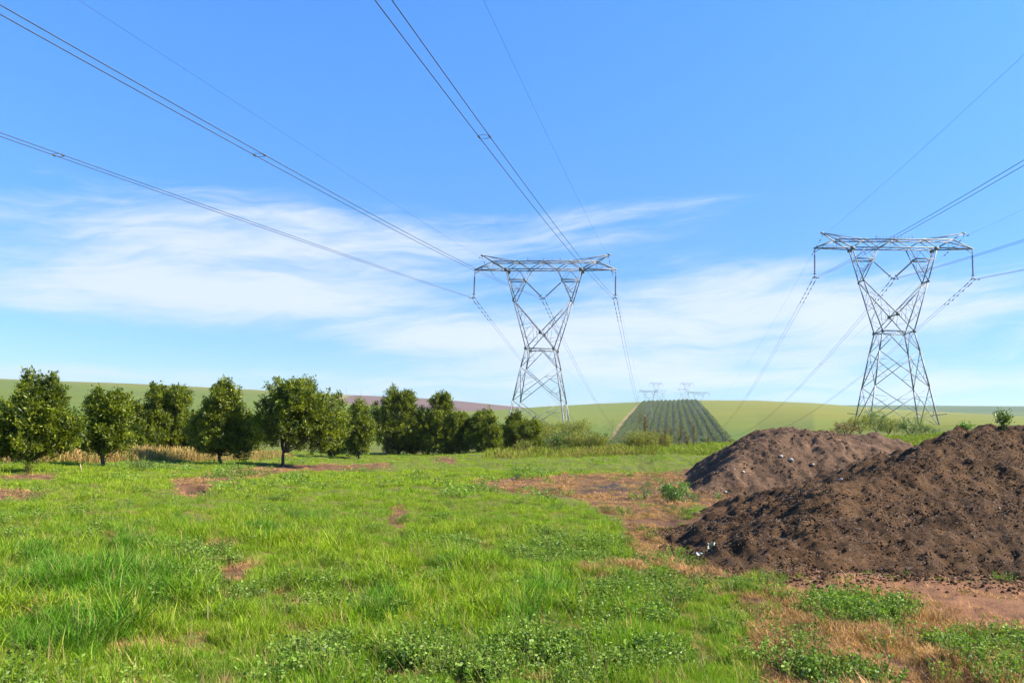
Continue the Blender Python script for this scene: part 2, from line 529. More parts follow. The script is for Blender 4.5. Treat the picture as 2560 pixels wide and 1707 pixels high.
def grid_mesh(name, X, Y, Z, tone, mat, wrap=False):
    m, n = X.shape
    me = bpy.data.meshes.new(name)
    V = np.stack([X, Y, Z], -1).reshape(-1, 3)
    i, j = np.meshgrid(np.arange(m - 1), np.arange(n if wrap else n - 1), indexing='ij'); k = (j + 1) % n
    F = np.stack([i * n + j, (i + 1) * n + j, (i + 1) * n + k, i * n + k], -1).reshape(-1, 4)
    me.vertices.add(len(V)); me.vertices.foreach_set('co', V.ravel())
    me.loops.add(F.size); me.loops.foreach_set('vertex_index', F.ravel().astype(np.int32))
    me.polygons.add(len(F)); me.polygons.foreach_set('loop_start', (np.arange(len(F)) * 4).astype(np.int32))
    try: me.polygons.foreach_set('loop_total', np.full(len(F), 4, np.int32))
    except Exception: pass
    me.update(calc_edges=True)
    if tone is not None:
        a = me.attributes.new('tone', 'FLOAT_COLOR', 'POINT')
        a.data.foreach_set('color', np.concatenate([tone.reshape(-1, 3), np.ones((len(V), 1))], 1).astype(np.float32).ravel())
    me.materials.append(mat)
    me.polygons.foreach_set('use_smooth', np.ones(len(F), bool))
    me.validate()
    if me.polygons[0].normal.z < 0: me.flip_normals()
    o = bpy.data.objects.new(name, me); COL.objects.link(o)
    return o


def lerp3(base, col, w): return base * (1 - w[..., None]) + np.array(col) * w[..., None]


# ------------------------------------------------------------------ ground sheet
def build_ground():
    az_ = np.radians(np.concatenate([np.arange(-180, -46, 4.0), np.arange(-46, 46, .14), np.arange(46, 180, 4.0)]))
    rr = [.4]
    while rr[-1] < 4200: rr.append(rr[-1] * (1.012 if rr[-1] < 70 else 1.02))
    rr = np.array(rr)
    Rg, A = np.meshgrid(rr, az_, indexing='ij')
    X, Y = Rg * np.sin(A), Rg * np.cos(A)
    Z = ground_z(X, Y)
    px, py, dry, bare, weed, lush = zones(X, Y)
    tone = np.zeros(X.shape + (3,)) + np.array((.100, .115, .020))
    tone = lerp3(tone, (.115, .060, .032), dry)
    tone = lerp3(tone, (.170, .083, .042), bare)
    tone = lerp3(tone, (.10, .052, .028), bare * (1 - smooths(1760, 1880, px)) * .9)
    hole = np.exp(-((px / K - 455) / 24) ** 2 - ((py / K - 1126) / 7) ** 2) * (Y > 1); tone = lerp3(tone, (.03, .02, .012), np.clip(hole * 1.6, 0, 1))
    wet = np.exp(-((px / K - 1420) / 80) ** 2 - ((py / K - 1120) / 8) ** 2) * (Y > 1); tone = lerp3(tone, (.045, .035, .03), np.clip(wet * 1.3, 0, 1))
    # fields
    a = np.degrees(A)
    w = smooths(75, 130, Rg)
    e = (Z - EYE) / Rg * FPX
    fld = np.zeros(X.shape + (3,)) + np.array((.115, .138, .006))
    fld = lerp3(fld, (.150, .148, .004), smooths(30, 75, e) * smooths(8, 14, a))
    fld = lerp3(fld, (.092, .120, .010), smooths(-2, -12, a) if False else (1 - smooths(-12, -2, a)))
    fld = lerp3(fld, (.075, .125, .006), (1 - smooths(8, 34, e)) * .8)
    patch = smooths(.1, .5, fbm(X * .006, Y * .012, 71, 4)); fld = lerp3(fld, (.100, .140, .015), patch * .35)
    u, v = uv(X, Y)
    path = (smooths(UL - 5.5, UL - 4.2, u) * (1 - smooths(UL - 2.5, UL - 1.5, u))) * smooths(330, 400, v)
    fld = lerp3(fld, (.27, .17, .085), path * .85)
    orch_shade = ((u > UL - 2) & (u < UR + 1.5) & (v > 380)) * 1.0
    fld = lerp3(fld, (.040, .050, .016), orch_shade)  # orchard floor darkened: shade between the tree rows painted into the tone
    tone = lerp3(tone, (0, 0, 0), w) + fld * w[..., None]
    o = grid_mesh('ground', X, Y, Z, tone, MAT['ground'], True)
    tag(o, kind='structure')
    return o


build_ground()


def hill_sheet(name, azs, es, R, tones, base_e, depth=900):
    az_ = np.radians(np.arange(min(azs), max(azs) + .01, .12))
    t = np.concatenate([np.linspace(0, 1, 60), 1 + np.linspace(.02, 1, 14)])
    T, A = np.meshgrid(t, az_, indexing='ij')
    ec = np.interp(np.degrees(A), azs, es) / FPX
    r = np.where(T <= 1, R * (.62 + .38 * T), R + (T - 1) * depth)
    zc = EYE + ec * R
    z = np.where(T <= 1, zc * (1 - (1 - T) * .55) - 40 * (1 - T) ** 2 - 4 * T ** 8, zc - 4 - (T - 1) ** 1.5 * 60)
    z = z + 1.5 * perlin(r * np.sin(A) * .004, r * np.cos(A) * .004, 77)
    X, Y = r * np.sin(A), r * np.cos(A)
    e = (z - EYE) / r * FPX
    o = grid_mesh(name, X, Y, z, tones(np.degrees(A), e, X, Y), MAT['hill'])
    tag(o, kind='structure')
    return o


def tone_left(a, e, X, Y):
    t = np.zeros(a.shape + (3,)) + np.array((.095, .122, .008))
    t = lerp3(t, (.130, .124, .020), smooths(66, 76, e) * .8)
    # ploughed field right of a track that climbs from (850,1008) to (905,985)
    trk = -12.0 + (e - 56) * .055                        # azimuth of the track at a given height
    pl = smooths(-.05, .25, a - trk) * smooths(52, 54, e + (a + 11) * .9)
    t = lerp3(t, (.125, .080, .064), pl)
    t = lerp3(t, (.21, .155, .065), np.exp(-((a - trk + .25) / .28) ** 2) * smooths(50, 56, e))
    return t


hill_sheet('hill', [-46, -32, -26, -17.3, -11.8, -10.2, -7.2, -3.6, .5, 2.4, 5, 8],
           [74, 78, 82.5, 84, 81, 81, 80.5, 75, 66.5, 64, 58, 45], 1500, tone_left, 40)


def tone_right(a, e, X, Y):
    t = np.zeros(a.shape + (3,)) + np.array((.080, .112, .020))
    t = lerp3(t, (.055, .085, .024), smooths(.0, .35, fbm(X * .0035, Y * .008, 91, 3)) * .8)
    t = lerp3(t, (.065, .095, .036), smooths(84, 90, e) * .6)
    return t


hill_sheet('hill', [15, 18, 20, 22, 24, 27, 30, 33, 40, 46], [60, 86, 91.5, 92, 93, 93.5, 94.5, 95, 92, 80], 2300, tone_right, 40)


# ------------------------------------------------------------------ transmission towers
def lerp(p, q, t): return np.asarray(p, float) * (1 - t) + np.asarray(q, float) * t


LEGP = [(4.114, 3.591, 0.), (3.255, 2.852, 5.08), (2.449, 2.170, 9.645), (1.912, 1.813, 12.237)]
SHO, JOI, INN, VAT = (3.997, 1.0975, 18.937), (5.298, .759, 23.345), (1.88, .759, 23.345), (2.56, .92, 21.8)
TIP, UPP, PKS = (10.0, 0.0, 23.345), (7.19, .707, 24.426), (8.88, 0., 25.435)
KX = (0., 1.643, 14.461)


def sg(p, sx_, sy_): return np.array([p[0] * sx_, p[1] * sy_, p[2]])


def onleg(z, sx_, sy_):
    for a, b in zip(LEGP[:-1], LEGP[1:]):
        if z <= b[2] + 1e-6: return sg(lerp(a, b, (z - a[2]) / (b[2] - a[2])), sx_, sy_)
    return sg(LEGP[-1], sx_, sy_)


WL_, WM_, WS_ = .15, .085, .042


def sub_x(m, p0, q0, p1, q1, w):
    """X panel between legs p (p0 low, p1 high) and q, with the light redundant members"""
    m.bar(p0, q1, WM_); m.bar(q0, p1, WM_)
    for a0, a1, b0, b1 in ((p0, p1, q0, q1), (q0, q1, p0, p1)):
        mid = lerp(a0, a1, .5)
        lo, hi = lerp(a0, b1, .27), lerp(a1, b0, .27)
        m.bar(mid, lo, w); m.bar(mid, hi, w)
        m.bar(lerp(a0, a1, .25), lo, w); m.bar(lerp(a0, a1, .77), hi, w)


def make_tower(name, loc, rz, feet=(0, 0, 0, 0), guard=False):
    root = empty(name, loc, rz)
    st = MAT['steel']; MB.ws = .92
    for i, (sx_, sy_) in enumerate(((-1, -1), (1, -1), (-1, 1), (1, 1))):
        m = MB()
        foot = lerp(sg(LEGP[0], sx_, sy_), sg(LEGP[1], sx_, sy_), -(.25 + feet[i]) / 5.08 if True else 0)
        pts = [foot] + [sg(p, sx_, sy_) for p in LEGP[1:]]
        for a, b, w in zip(pts[:-1], pts[1:], (.165, .155, .15)): m.bar(a, b, w)
        m.box(foot + np.array([0, 0, -.25]), (.7, .7, .6))
        lg = m.build('leg', st, root)
        g = MB(); p = sg(LEGP[3], sx_, sy_); g.box(p + np.array([0, sy_ * .12, 0]), (.38, .05, .42)); g.build('gusset_plate', MAT['gusset'], lg)
    m = MB()                                                # body bracing
    for a, b in ((0, 1), (1, 2)):
        for s in (-1, 1):
            sub_x(m, sg(LEGP[a], -1, s), sg(LEGP[a], 1, s), sg(LEGP[b], -1, s), sg(LEGP[b], 1, s), WS_)
            sub_x(m, sg(LEGP[a], s, -1), sg(LEGP[a], s, 1), sg(LEGP[b], s, -1), sg(LEGP[b], s, 1), WS_)
    W, A_ = LEGP[3], LEGP[2]
    for s in (-1, 1):
        mid = np.array([0, s * W[1], W[2]])
        for q in (-1, 1):
            m.bar(mid, sg(A_, q, s), WM_)
            d = lerp(mid, sg(A_, q, s), .5)
            m.bar(d, lerp(sg(W, q, s), sg(A_, q, s), .55), WS_); m.bar(d, sg(W, q, s), WS_)
        m.bar(sg(W, -1, s), sg(W, 1, s), .14)
        mid2 = np.array([s * W[0], 0, W[2]])
        for q in (-1, 1):
            m.bar(mid2, sg(A_, s, q), WM_ * .8)
            d = lerp(mid2, sg(A_, s, q), .5); m.bar(d, lerp(sg(W, s, q), sg(A_, s, q), .55), WS_)
        m.bar(sg(W, s, -1), sg(W, s, 1), .12); m.bar(sg(W, s, -1), sg(W, -s, 1), WS_)
    m.build('body_bracing', st, root)
    for s in (-1, 1):                                       # the two raking arms of the window
        m = MB()
        for y in (-1, 1):
            w, k, sh, jo, inn, va = sg(W, s, y), sg(KX, s, y), sg(SHO, s, y), sg(JOI, s, y), sg(INN, s, y), sg(VAT, s, y)
            m.bar(w, sh, .13); m.bar(sh, jo, .13)
            m.bar(w, k, .11); m.bar(k, sh, .12); m.bar(sh, inn, .10)
            # redundants low part
            a = lerp(w, sh, .40); b = lerp(k, sh, .30); c = lerp(w, k, .55)
            m.bar(lerp(w, sh, .46), b, WS_ * 1.0); m.bar(lerp(w, sh, .26), b, WS_ * 1.2); m.bar(b, c, WS_)
            m.bar(lerp(w, sh, .24), c, WS_); m.bar(lerp(w, sh, .74), lerp(k, sh, .66), WS_)
            m.bar(lerp(w, sh, .52), lerp(k, sh, .66), WS_)
            m.bar(lerp(w, k, .78), lerp(k, sh, .12), WS_)
            # upper cage
            o1 = lerp(sh, jo, (21.8 - SHO[2]) / (JOI[2] - SHO[2])); o2 = lerp(sh, jo, .36); i2 = lerp(sh, inn, .34)
            cm = sg((3.55, .759, 23.345), s, y)
            m.bar(o1, va, .11); m.bar(o1 + np.array([0, 0, .12]), va + np.array([0, 0, .1]), .06)
            m.bar(o2, i2, WS_); m.bar(cm, o1, WS_ * 1.15); m.bar(cm, va, WS_ * 1.15)
            m.bar(o1, i2, WS_ * 1.1); m.bar(va, lerp(sh, jo, .20), WS_ * 1.1)
        # side lacing between the two planes
        for (p, q, n, wd) in ((W, SHO, 5, WS_), (SHO, JOI, 4, WS_), (KX, SHO, 4, WS_), (SHO, INN, 3, WS_)):
            for i in range(n):
                yy = 1 if i % 2 else -1
                m.bar(sg(lerp(p, q, i / n), s, yy), sg(lerp(p, q, (i + 1) / n), s, -yy), wd)
        m.bar(sg(VAT, s, -1), sg(VAT, s, 1), .16); m.bar(sg(SHO, s, -1), sg(SHO, s, 1), .12)
        ar = m.build('raking_arm', st, root)
        for y in (-1, 1):
            for c_, z_ in ((sg(SHO, s, y) + np.array([0, y * .1, 0]), (.22, .05, .45)), (sg(JOI, s, y) + np.array([-s * .1, y * .1, -.12]), (.55, .05, .5))):
                g = MB(); g.box(c_, z_); g.build('gusset_plate', MAT['gusset'], ar)
    m = MB(); m.bar((0, -KX[1], KX[2]), (0, KX[1], KX[2]), .12); wt_ = m.build('window_tie', st, root)
    for y in (-1, 1):
        g = MB(); g.box(np.array(KX) * (1, y, 1) + np.array([0, y * .1, 0]), (.46, .06, .5)); g.build('gusset_plate', MAT['gusset'], wt_)
    m = MB()                                                # crossarm (bridge) with pointed ends
    for y in (-1, 1):
        m.bar(sg(JOI, -1, y), sg(JOI, 1, y), .13); m.bar(sg(UPP, -1, y), sg(UPP, 1, y), .13)
        for s in (-1, 1):
            m.bar(sg(JOI, s, y), sg(TIP, s, 1), .14); m.bar(sg(UPP, s, y), sg(TIP, s, 1), .12)
            m.bar(sg(UPP, s, y), sg(JOI, s, y), .15)
            lowu = lerp(sg(JOI, s, y), sg(TIP, s, 1), (7.19 - 5.298) / 4.702); m.bar(sg(UPP, s, y), lowu, WS_)
            m.bar(lerp(sg(UPP, s, y), sg(TIP, s, 1), .5), lowu, WS_)
            m.bar(lerp(sg(UPP, s, y), sg(TIP, s, 1), .5), lerp(sg(JOI, s, y), sg(TIP, s, 1), .78), WS_)
        up = [-7.19, -3.6, 0, 3.6, 7.19]; lo = [-5.298, -1.88, 1.88, 5.298]
        for i in range(4):
            for u_i in (up[i], up[i + 1]):
                if abs(u_i) < 7: m.bar((u_i, y * .707, 24.426), (lo[i], y * .759, 23.345), .10)
        m.bar((0, y * .7, 24.42), (0, y * .75, 23.34), WS_)
    for i in range(12):
        xa, xb = -5.3 + i * .883, -5.3 + (i + 1) * .883; y = 1 if i % 2 else -1
        m.bar((xa, y * .75, 23.345), (xb, -y * .75, 23.345), WS_)
    for i in range(8):
        xa, xb = -7.19 + i * 1.7975, -7.19 + (i + 1) * 1.7975; y = 1 if i % 2 else -1
        m.bar((xa, y * .70, 24.426), (xb, -y * .70, 24.426), WS_)
    for s in (-1, 1):
        for xx in (5.6, 6.6, 7.7, 8.6):
            t = (xx - 5.298) / 4.702; m.bar((s * xx, .759 * (1 - t), 23.345), (s * (xx + .5), -.759 * (1 - t - .1), 23.345), WS_)
        m.bar((s * 9.85, 0, 23.3), (s * 9.85, 0, 22.75), .09); m.bar((s * 9.1, 0, 23.3), (s * 9.85, 0, 22.8), .08)
        for y in (-1, 1): m.box(sg(UPP, s, y), (.42, .10, .2))
        for xx in (3.6, 0): m.box((s * xx, .707, 24.43), (.55, .1, .24)); m.box((s * xx, -.707, 24.42), (.55, .11, .23))
    m.build('crossarm', st, root)
    for s in (-1, 1):
        m = MB()
        for y in (-1, 1):
            m.bar(sg(PKS, s, 1), sg(UPP, s, y), .12); m.bar(sg(PKS, s, 1), (s * 3.6, y * .707, 24.43), .085)
            a = lerp(sg(PKS, s, 1), (s * 3.6, y * .707, 24.43), .5); m.bar(a, sg(UPP, s, y), WS_)
            b = lerp(sg(PKS, s, 1), (s * 3.6, y * .707, 24.43), .74); m.bar(b, (s * 5.4, y * .707, 24.43), WS_)
        a = lerp(sg(PKS, s, 1), (s * 3.6, .707, 24.43), .5); m.bar(a, a * (1, -1, 1), WS_)
        b = lerp(sg(PKS, s, 1), (s * 3.6, .707, 24.43), .74); m.bar(b, b * (1, -1, 1), WS_)
        m.box(sg(PKS, s, 1), (.4, .2, .22)); m.bar(np.array(sg(PKS, s, 1)), np.array(sg(PKS, s, 1)) + (0, 0, -.42), .07)
        m.build('earthwire_peak', st, root)
    for y in (-.707, .707):
        m = MB(); m.bar((-2.45, y, 24.52), (2.45, y, 24.52), .03)
        for i in range(11):
            x = -2.25 + i * .45 + R_.uniform(-.05, .05); m.bar((x, y, 24.5), (x + R_.uniform(-.03, .03), y, 25.15 + R_.uniform(-.1, .1)), .016)
        for x in (-2.25, 0, 2.25):
            for q in range(4): m.bar((x, y, 24.5), (x + (q - 1.5) * .10, y + R_.uniform(-.1, .1), 24.95), .014)
        m.build('bird_guard', MAT['fitting'], root)
    if guard:
        for sx_ in (-1, 1):
            for sy_ in (-1, 1):
                m = MB(); p = onleg(1.5, sx_, sy_)
                d = np.array([sx_, sy_ * .9, 0.]) / 1.35
                m.bar(p - d * .8, p + d * 1.25 + np.array([0, 0, .22]), .09)
                m.build('climbing_guard', st, root)
    MB.ws = 1.0
    return root


ZB1, ZB2 = EYE - .9369, EYE + 2.3304
t1 = make_tower('transmission_tower', (4.1146, 112.3467, ZB1), -.1933, (.5, .4, .5, .4))
tag(t1, 'lattice steel power pylon standing behind the last trees of the orchard row', 'pylon', 'nearer pair of lattice pylons')
t2 = make_tower('transmission_tower', (49.6157, 106.3318, ZB2), -.1324, (.3, .45, 0, .1), True)
tag(t2, 'lattice steel power pylon standing behind the brown soil mounds on the right', 'pylon', 'nearer pair of lattice pylons')
FAR_T = [(127.9, 759.1, 40.7, 'small far pylon half behind the orchard crest, left one of the larger far pair'),
         (178.0, 779.5, 42.3, 'small far pylon at the right edge of the hilltop orchard, lowest crossarm on the right'),
         (215.2, 1218.6, 77.8, 'pale distant pylon rising highest on the left above the hilltop orchard'),
         (260.9, 1218.6, 79.2, 'pale distant pylon rising highest on the right above the hilltop orchard'),
         (418, 2250, 126.0, 'faint pylon just behind the foot of the highest left far pylon'),
         (350.2, 1685.8, 98.1, 'faint pylon just left of the highest right far pylon, second in height'),
         (600, 3250, 172.5, 'faintest tiny pylon in the left far group, hazy and low'),
         (580, 2880, 155.2, 'tiny hazy pylon at the left end of the right far group')]
far_towers = []
for X, Y, Z, lb in FAR_T:
    c = copy_tree(t1); zb = Z + EYE - 23.345; g_ = gz(X, Y) + .2
    if Y < 1000 or g_ > zb + .5: c.scale.z = (Z + EYE - g_) / 23.345; zb = g_
    c.location = (X, Y, zb); c.rotation_euler.z = -.1915
    tag(c, lb, 'pylon', 'far pylons on the hill crest'); far_towers.append(c)


# ------------------------------------------------------------------ insulators
def make_insulator(name, p, q, thick=.13, n=20):
    """string of sheds from p (steel) to q (live end)"""
    p, q = np.asarray(p, float), np.asarray(q, float)
    root = empty(name, tuple(p)); v = q - p; L = np.linalg.norm(v); d = v / L
    P, r = [], []
    a, b = .10 * L, .90 * L
    for i in range(n):
        s = a + (b - a) * i / n; h = (b - a) / n
        for t, k in ((0, .35), (.25, .35), (.35, 1.0), (.62, .9), (.75, .35)): P.append(d * (s + h * t)); r.append(thick * k)
    m = MB(); m.tube(P, r, 8); m.build('shed_string', MAT['insul'], root)
    m = MB(); m.tube([d * 0, d * (a + .02)], .035, 6); m.tube([d * (b - .02), d * L], .035, 6); m.build('link_rod', MAT['fitting'], root)
    e1 = np.cross(d, (0, 1., 0)); e1 /= np.linalg.norm(e1); e2 = np.cross(d, e1)
    th = np.linspace(0, 2 * np.pi, 17)
    m = MB(); m.tube([d * b + .22 * (math.cos(t) * e1 + math.sin(t) * e2) for t in th], .028, 5)
    m.bar(d * b - .22 * e1, d * b + .22 * e1, .03); m.build('corona_ring', MAT['fitting'], root)
    return root


SX, HS = 9.8655, 19.315


def wpt(root, p): return np.array(root.location) + np.array(Matrix.Rotation(root.rotation_euler.z, 3, 'Z') @ Vector(p))


def yoke(w, rz, label):
    o = empty('yoke_plate', tuple(w), rz, label, 'yoke', 'conductor yokes of the pylons')
    m = MB(); m.box((0, 0, .16), (.46, .06, .10)); m.bar((-.21, 0, .14), (-.225, 0, -.02), .06); m.bar((.21, 0, .14), (.225, 0, -.02), .06)
    m.build('plate', MAT['fitting'], o)
    for s in (-1, 1):
        m = MB(); m.bar((s * .225, -.28, .0), (s * .225, .28, .0), .075); m.build('suspension_clamp', MAT['fitting'], o)


def dress(root, which):
    rz = root.rotation_euler.z
    for s, sd_ in ((-1, 'left'), (1, 'right')):
        o = make_insulator('insulator_string', wpt(root, (s * 9.86, 0, 22.78)), wpt(root, (s * SX, 0, HS + .22)))
        tag(o, 'dark vertical insulator string under the %s crossarm tip of the %s pylon' % (sd_, which), 'insulator', 'insulator strings')
        yoke(wpt(root, (s * SX, 0, HS)), rz, 'conductor yoke below the %s hanging insulator of the %s pylon' % (sd_, which))
        o = make_insulator('insulator_string', wpt(root, (s * 2.56, 0, 21.75)), wpt(root, (s * .16, 0, 19.25 + .2)), .12)
        tag(o, 'sloping insulator string, %s half of the V in the %s pylon window' % (sd_, which), 'insulator', 'insulator strings')
    yoke(wpt(root, (0, 0, 19.25)), rz, 'conductor yoke at the point of the V in the %s pylon window' % which)


dress(t1, 'left-hand'); dress(t2, 'right-hand')
for c in far_towers[:4]:                                     # insulators of the far pylons: bare strings
    for x0, z0, x1, z1 in ((-9.86, 22.8, -SX, HS), (9.86, 22.8, SX, HS), (-2.56, 21.75, 0, 19.3), (2.56, 21.75, 0, 19.3)):
        m = MB(); m.bar(wpt(c, (x0, 0, z0)), wpt(c, (x1, 0, z1)), .2)
        o = m.build('insulator_string', MAT['insul'])
        tag(o, 'tiny insulator string hanging from one of the far pylons on the crest', 'insulator', 'insulator strings of the far pylons')


# ------------------------------------------------------------------ cables
def span(A, B, m, S_):
    A, B = np.asarray(A), np.asarray(B); L = np.hypot(*(B - A)[:2]); d = (B - A)[:2] / L; c = ((B - A)[2] - m * L) / L ** 2
    s = S_[S_ < L]; s = np.append(s, L)
    return np.stack([A[0] + d[0] * s, A[1] + d[1] * s, A[2] + m * s + c * s * s], 1)


def back(A, m, c, S_, th=.1925):
    s = S_
    return np.stack([A[0] - math.sin(th) * s, A[1] - math.cos(th) * s, A[2] + m * s + c * s * s], 1)


SS = np.concatenate([np.arange(0, 160, 2.0), np.arange(160, 1000, 10)])
SPOSN = {}


def cable(root, nxt, nx2, x, z, dx, m1, mb, cb, rad, label, cat, group, name, damp=True, lb_=150):
    A = wpt(root, (x + dx, 0, z)); B = wpt(nxt, (x + dx, 0, z)); C = wpt(nx2, (x + dx, 0, z))
    b = back(A, mb, cb, np.concatenate([np.arange(0, 300, 1.5)]))
    f1 = span(A, B, m1, SS); f2 = span(B, C, -.03, SS)
    P = np.concatenate([b[::-1], f1[1:], f2[1:]])
    m = MB(); m.tube(P, rad, 6); o = m.build(name, MAT['cable'], None, True)
    tag(o, label, cat, group)
    if damp:
        for dist in (1.4, 2.3, 4.4, 6.6, 8.6, 10.6) if rad > .012 else (1.5, 4.0, 5.2, 6.4, 7.6):
            for arr, first in ((f1, True), (b, False)):
                if not first and dist > 2: continue
                s = np.concatenate([[0], np.cumsum(np.linalg.norm(np.diff(arr, axis=0), axis=1))])
                pts = [np.array([np.interp(dist + q, s, arr[:, k]) for k in range(3)]) for q in (-.28, -.12, .12, .28)]
                dn = np.array([0, 0, -.08]); g = MB()
                g.bar(pts[0] + dn, pts[1] + dn, .10); g.bar(pts[2] + dn, pts[3] + dn, .10); g.bar(pts[0] + dn, pts[3] + dn, .03)
                g.bar((pts[1] + pts[2]) / 2, (pts[1] + pts[2]) / 2 + dn, .05)
                g.build('vibration_damper', MAT['fitting'], o)
    return b, f1


HE = 25.435 - .45
CAB = {}
for t, (root, n1_, n2_, nm) in enumerate(((t1, far_towers[0], far_towers[2], 'left'), (t2, far_towers[1], far_towers[3], 'right'))):
    bk = ({'l': (-.0897, .000071), 'm': (-.1089, .000276), 'r': (-.1034, .000271), 'el': (-.0764, .000099), 'er': (-.0813, .000263)},
          {'l': (-.1119, .00025), 'm': (-.1198, .00025), 'r': (-.1219, .00025), 'el': (-.0935, .00025), 'er': (-.0835, .00025)})[t]
    for key, x, z, pn in (('l', -SX, HS, 'outer left'), ('m', 0, 19.25, 'middle'), ('r', SX, HS, 'outer right')):
        for s, sd_ in ((-1, 'left'), (1, 'right')):
            CAB[t, key, s] = cable(root, n1_, n2_, x, z, s * .225, -.14, *bk[key], .0175,
                                   '%s wire of the %s conductor pair of the %s power line' % (sd_, pn, nm), 'power cable', 'conductor wires', 'power_cable')
    for key, x, pn in (('el', -8.88, 'left'), ('er', 8.88, 'right')):
        CAB[t, key, 0] = cable(root, n1_, n2_, x, HE, 0, -.094, *bk[key], .008,
                               'thin %s earth wire on the pylon peaks of the %s power line' % (pn, nm), 'earth wire', 'earth wires', 'earth_wire')


def spacer(Pa, Pb, label):
    Pa, Pb = np.asarray(Pa), np.asarray(Pb); c = (Pa + Pb) / 2
    o = empty('cable_spacer', tuple(c), 0, label, 'spacer', 'ring spacers between paired wires')
    d = (Pb - Pa) / 2; e = np.array([-d[1], d[0], 0.])
    th = np.linspace(0, 2 * np.pi, 25)
    m = MB(); m.tube([math.cos(t) * d + math.sin(t) * e for t in th], .010, 6); m.build('ring', MAT['cable'], o, True)
    for s in (-1, 1):
        m = MB(); al = e / np.linalg.norm(e) * .09
        m.tube([s * d - al, s * d - al * .6, s * d + al * .6, s * d + al], [.03, .05, .05, .03], 8); m.build('clamp', MAT['fitting'], o)


def pair_at(t, key, px, py, which=0):
    a, b = CAB[t, key, -1][which], CAB[t, key, 1][which]
    mid = (a + b) / 2; q = project(mid[:, 0], mid[:, 1], mid[:, 2])
    ok = (mid[:, 1] > 1); dd = np.where(ok, (q[0] - px) ** 2 + (q[1] - py) ** 2, 1e12); i = int(np.argmin(dd))
    return a[i], b[i]


for t, k, px, py, w, lb in ((0, 'r', 1214, 346, 0, 'dark ring spacer on the steep wire pair at top centre'),
                            (0, 'm', 636, 381, 0, 'dark ring spacer on the long wire pair across the upper left sky'),
                            (0, 'l', 146, 388, 0, 'dark ring spacer on the lowest wire pair near the left edge'),
                            (0, 'l', 1360, 970, 1, 'small spacer on the sagging pair left of the left pylon legs'),
                            (0, 'r', 1591, 1001, 1, 'small spacer on the wire pair dropping to the orchard corner'),
                            (0, 'm', 1487, 998, 1, 'small spacer on the sagging pair between left pylon and orchard'),
                            (1, 'l', 1872, 982, 1, 'small spacer on the sagging pair left of the right pylon'),
                            (1, 'm', 2060, 920, 1, 'small spacer on the middle sagging pair by the right pylon')):
    spacer(*pair_at(t, k, px, py, w), lb)


# ------------------------------------------------------------------ trees
def crown_leaves(m, blobs, n_cl, per, leaf, wid, rng, up=.25, spread=.30, inner=.5):
    """blobs: (x,y,z, rx,ry,rz). leaf whorls on shoots near the surface of the blobs, loose fill inside"""
    B = np.array(blobs, float); vol = (B[:, 3] * B[:, 4] * B[:, 5]) ** (2 / 3); p = vol / vol.sum()
    bi = rng.choice(len(B), n_cl, p=p); b = B[bi]
    d = rng.normal(size=(n_cl, 3)); d /= np.linalg.norm(d, axis=1)[:, None]
    rr = np.where(rng.random(n_cl) < inner, rng.uniform(.35, .85, n_cl), rng.uniform(.82, 1.10, n_cl))
    C = b[:, :3] + d * b[:, 3:] * rr[:, None]
    cv = rng.normal(0, .22, n_cl)
    ax = d * .8 + np.array([0, 0, up + .35]) + rng.normal(0, .35, (n_cl, 3)); ax /= np.linalg.norm(ax, axis=1)[:, None]
    i = np.repeat(np.arange(n_cl), per); n = len(i)
    along = rng.uniform(-.5, .5, n)
    P = C[i] + ax[i] * (along * spread * 1.5)[:, None] + rng.normal(0, spread * .34, (n, 3))
    D = ax[i] * (.35 + along)[:, None] + rng.normal(0, .62, (n, 3)) + (0, 0, .12)
    L = leaf * rng.uniform(.65, 1.25, n)
    m.leaves(P, D, L, L * wid, np.clip(.5 + cv[i] + rng.normal(0, .22, n), 0, 1))


def branch_mesh(m, base, tops, r0, rng, fork):
    base = np.asarray(base, float); fk = base + np.array([rng.uniform(-.05, .05), rng.uniform(-.05, .05), fork])
    k = 7; P = np.array([lerp(base, fk, t) + np.array([math.sin(t * 5) * .02, 0, 0]) for t in np.linspace(0, 1, k)])
    m.tube(P, np.linspace(r0 * 1.35, r0 * .85, k) + np.array([r0 * .5] + [0] * (k - 1)), 8)
    for t in tops:
        t = np.asarray(t, float); n = 7; s = np.linspace(0, 1, n)
        mid = lerp(fk, t, .5) + np.array([0, 0, -.12]) * np.linalg.norm(t - fk)
        Q = (1 - s)[:, None] ** 2 * fk + (2 * s * (1 - s))[:, None] * mid + (s ** 2)[:, None] * t
        Q[1:-1] += rng.normal(0, .02, (n - 2, 3))
        m.tube(Q, np.linspace(r0 * .62, r0 * .16, n), 6)


PXM = lambda d: d / FPX


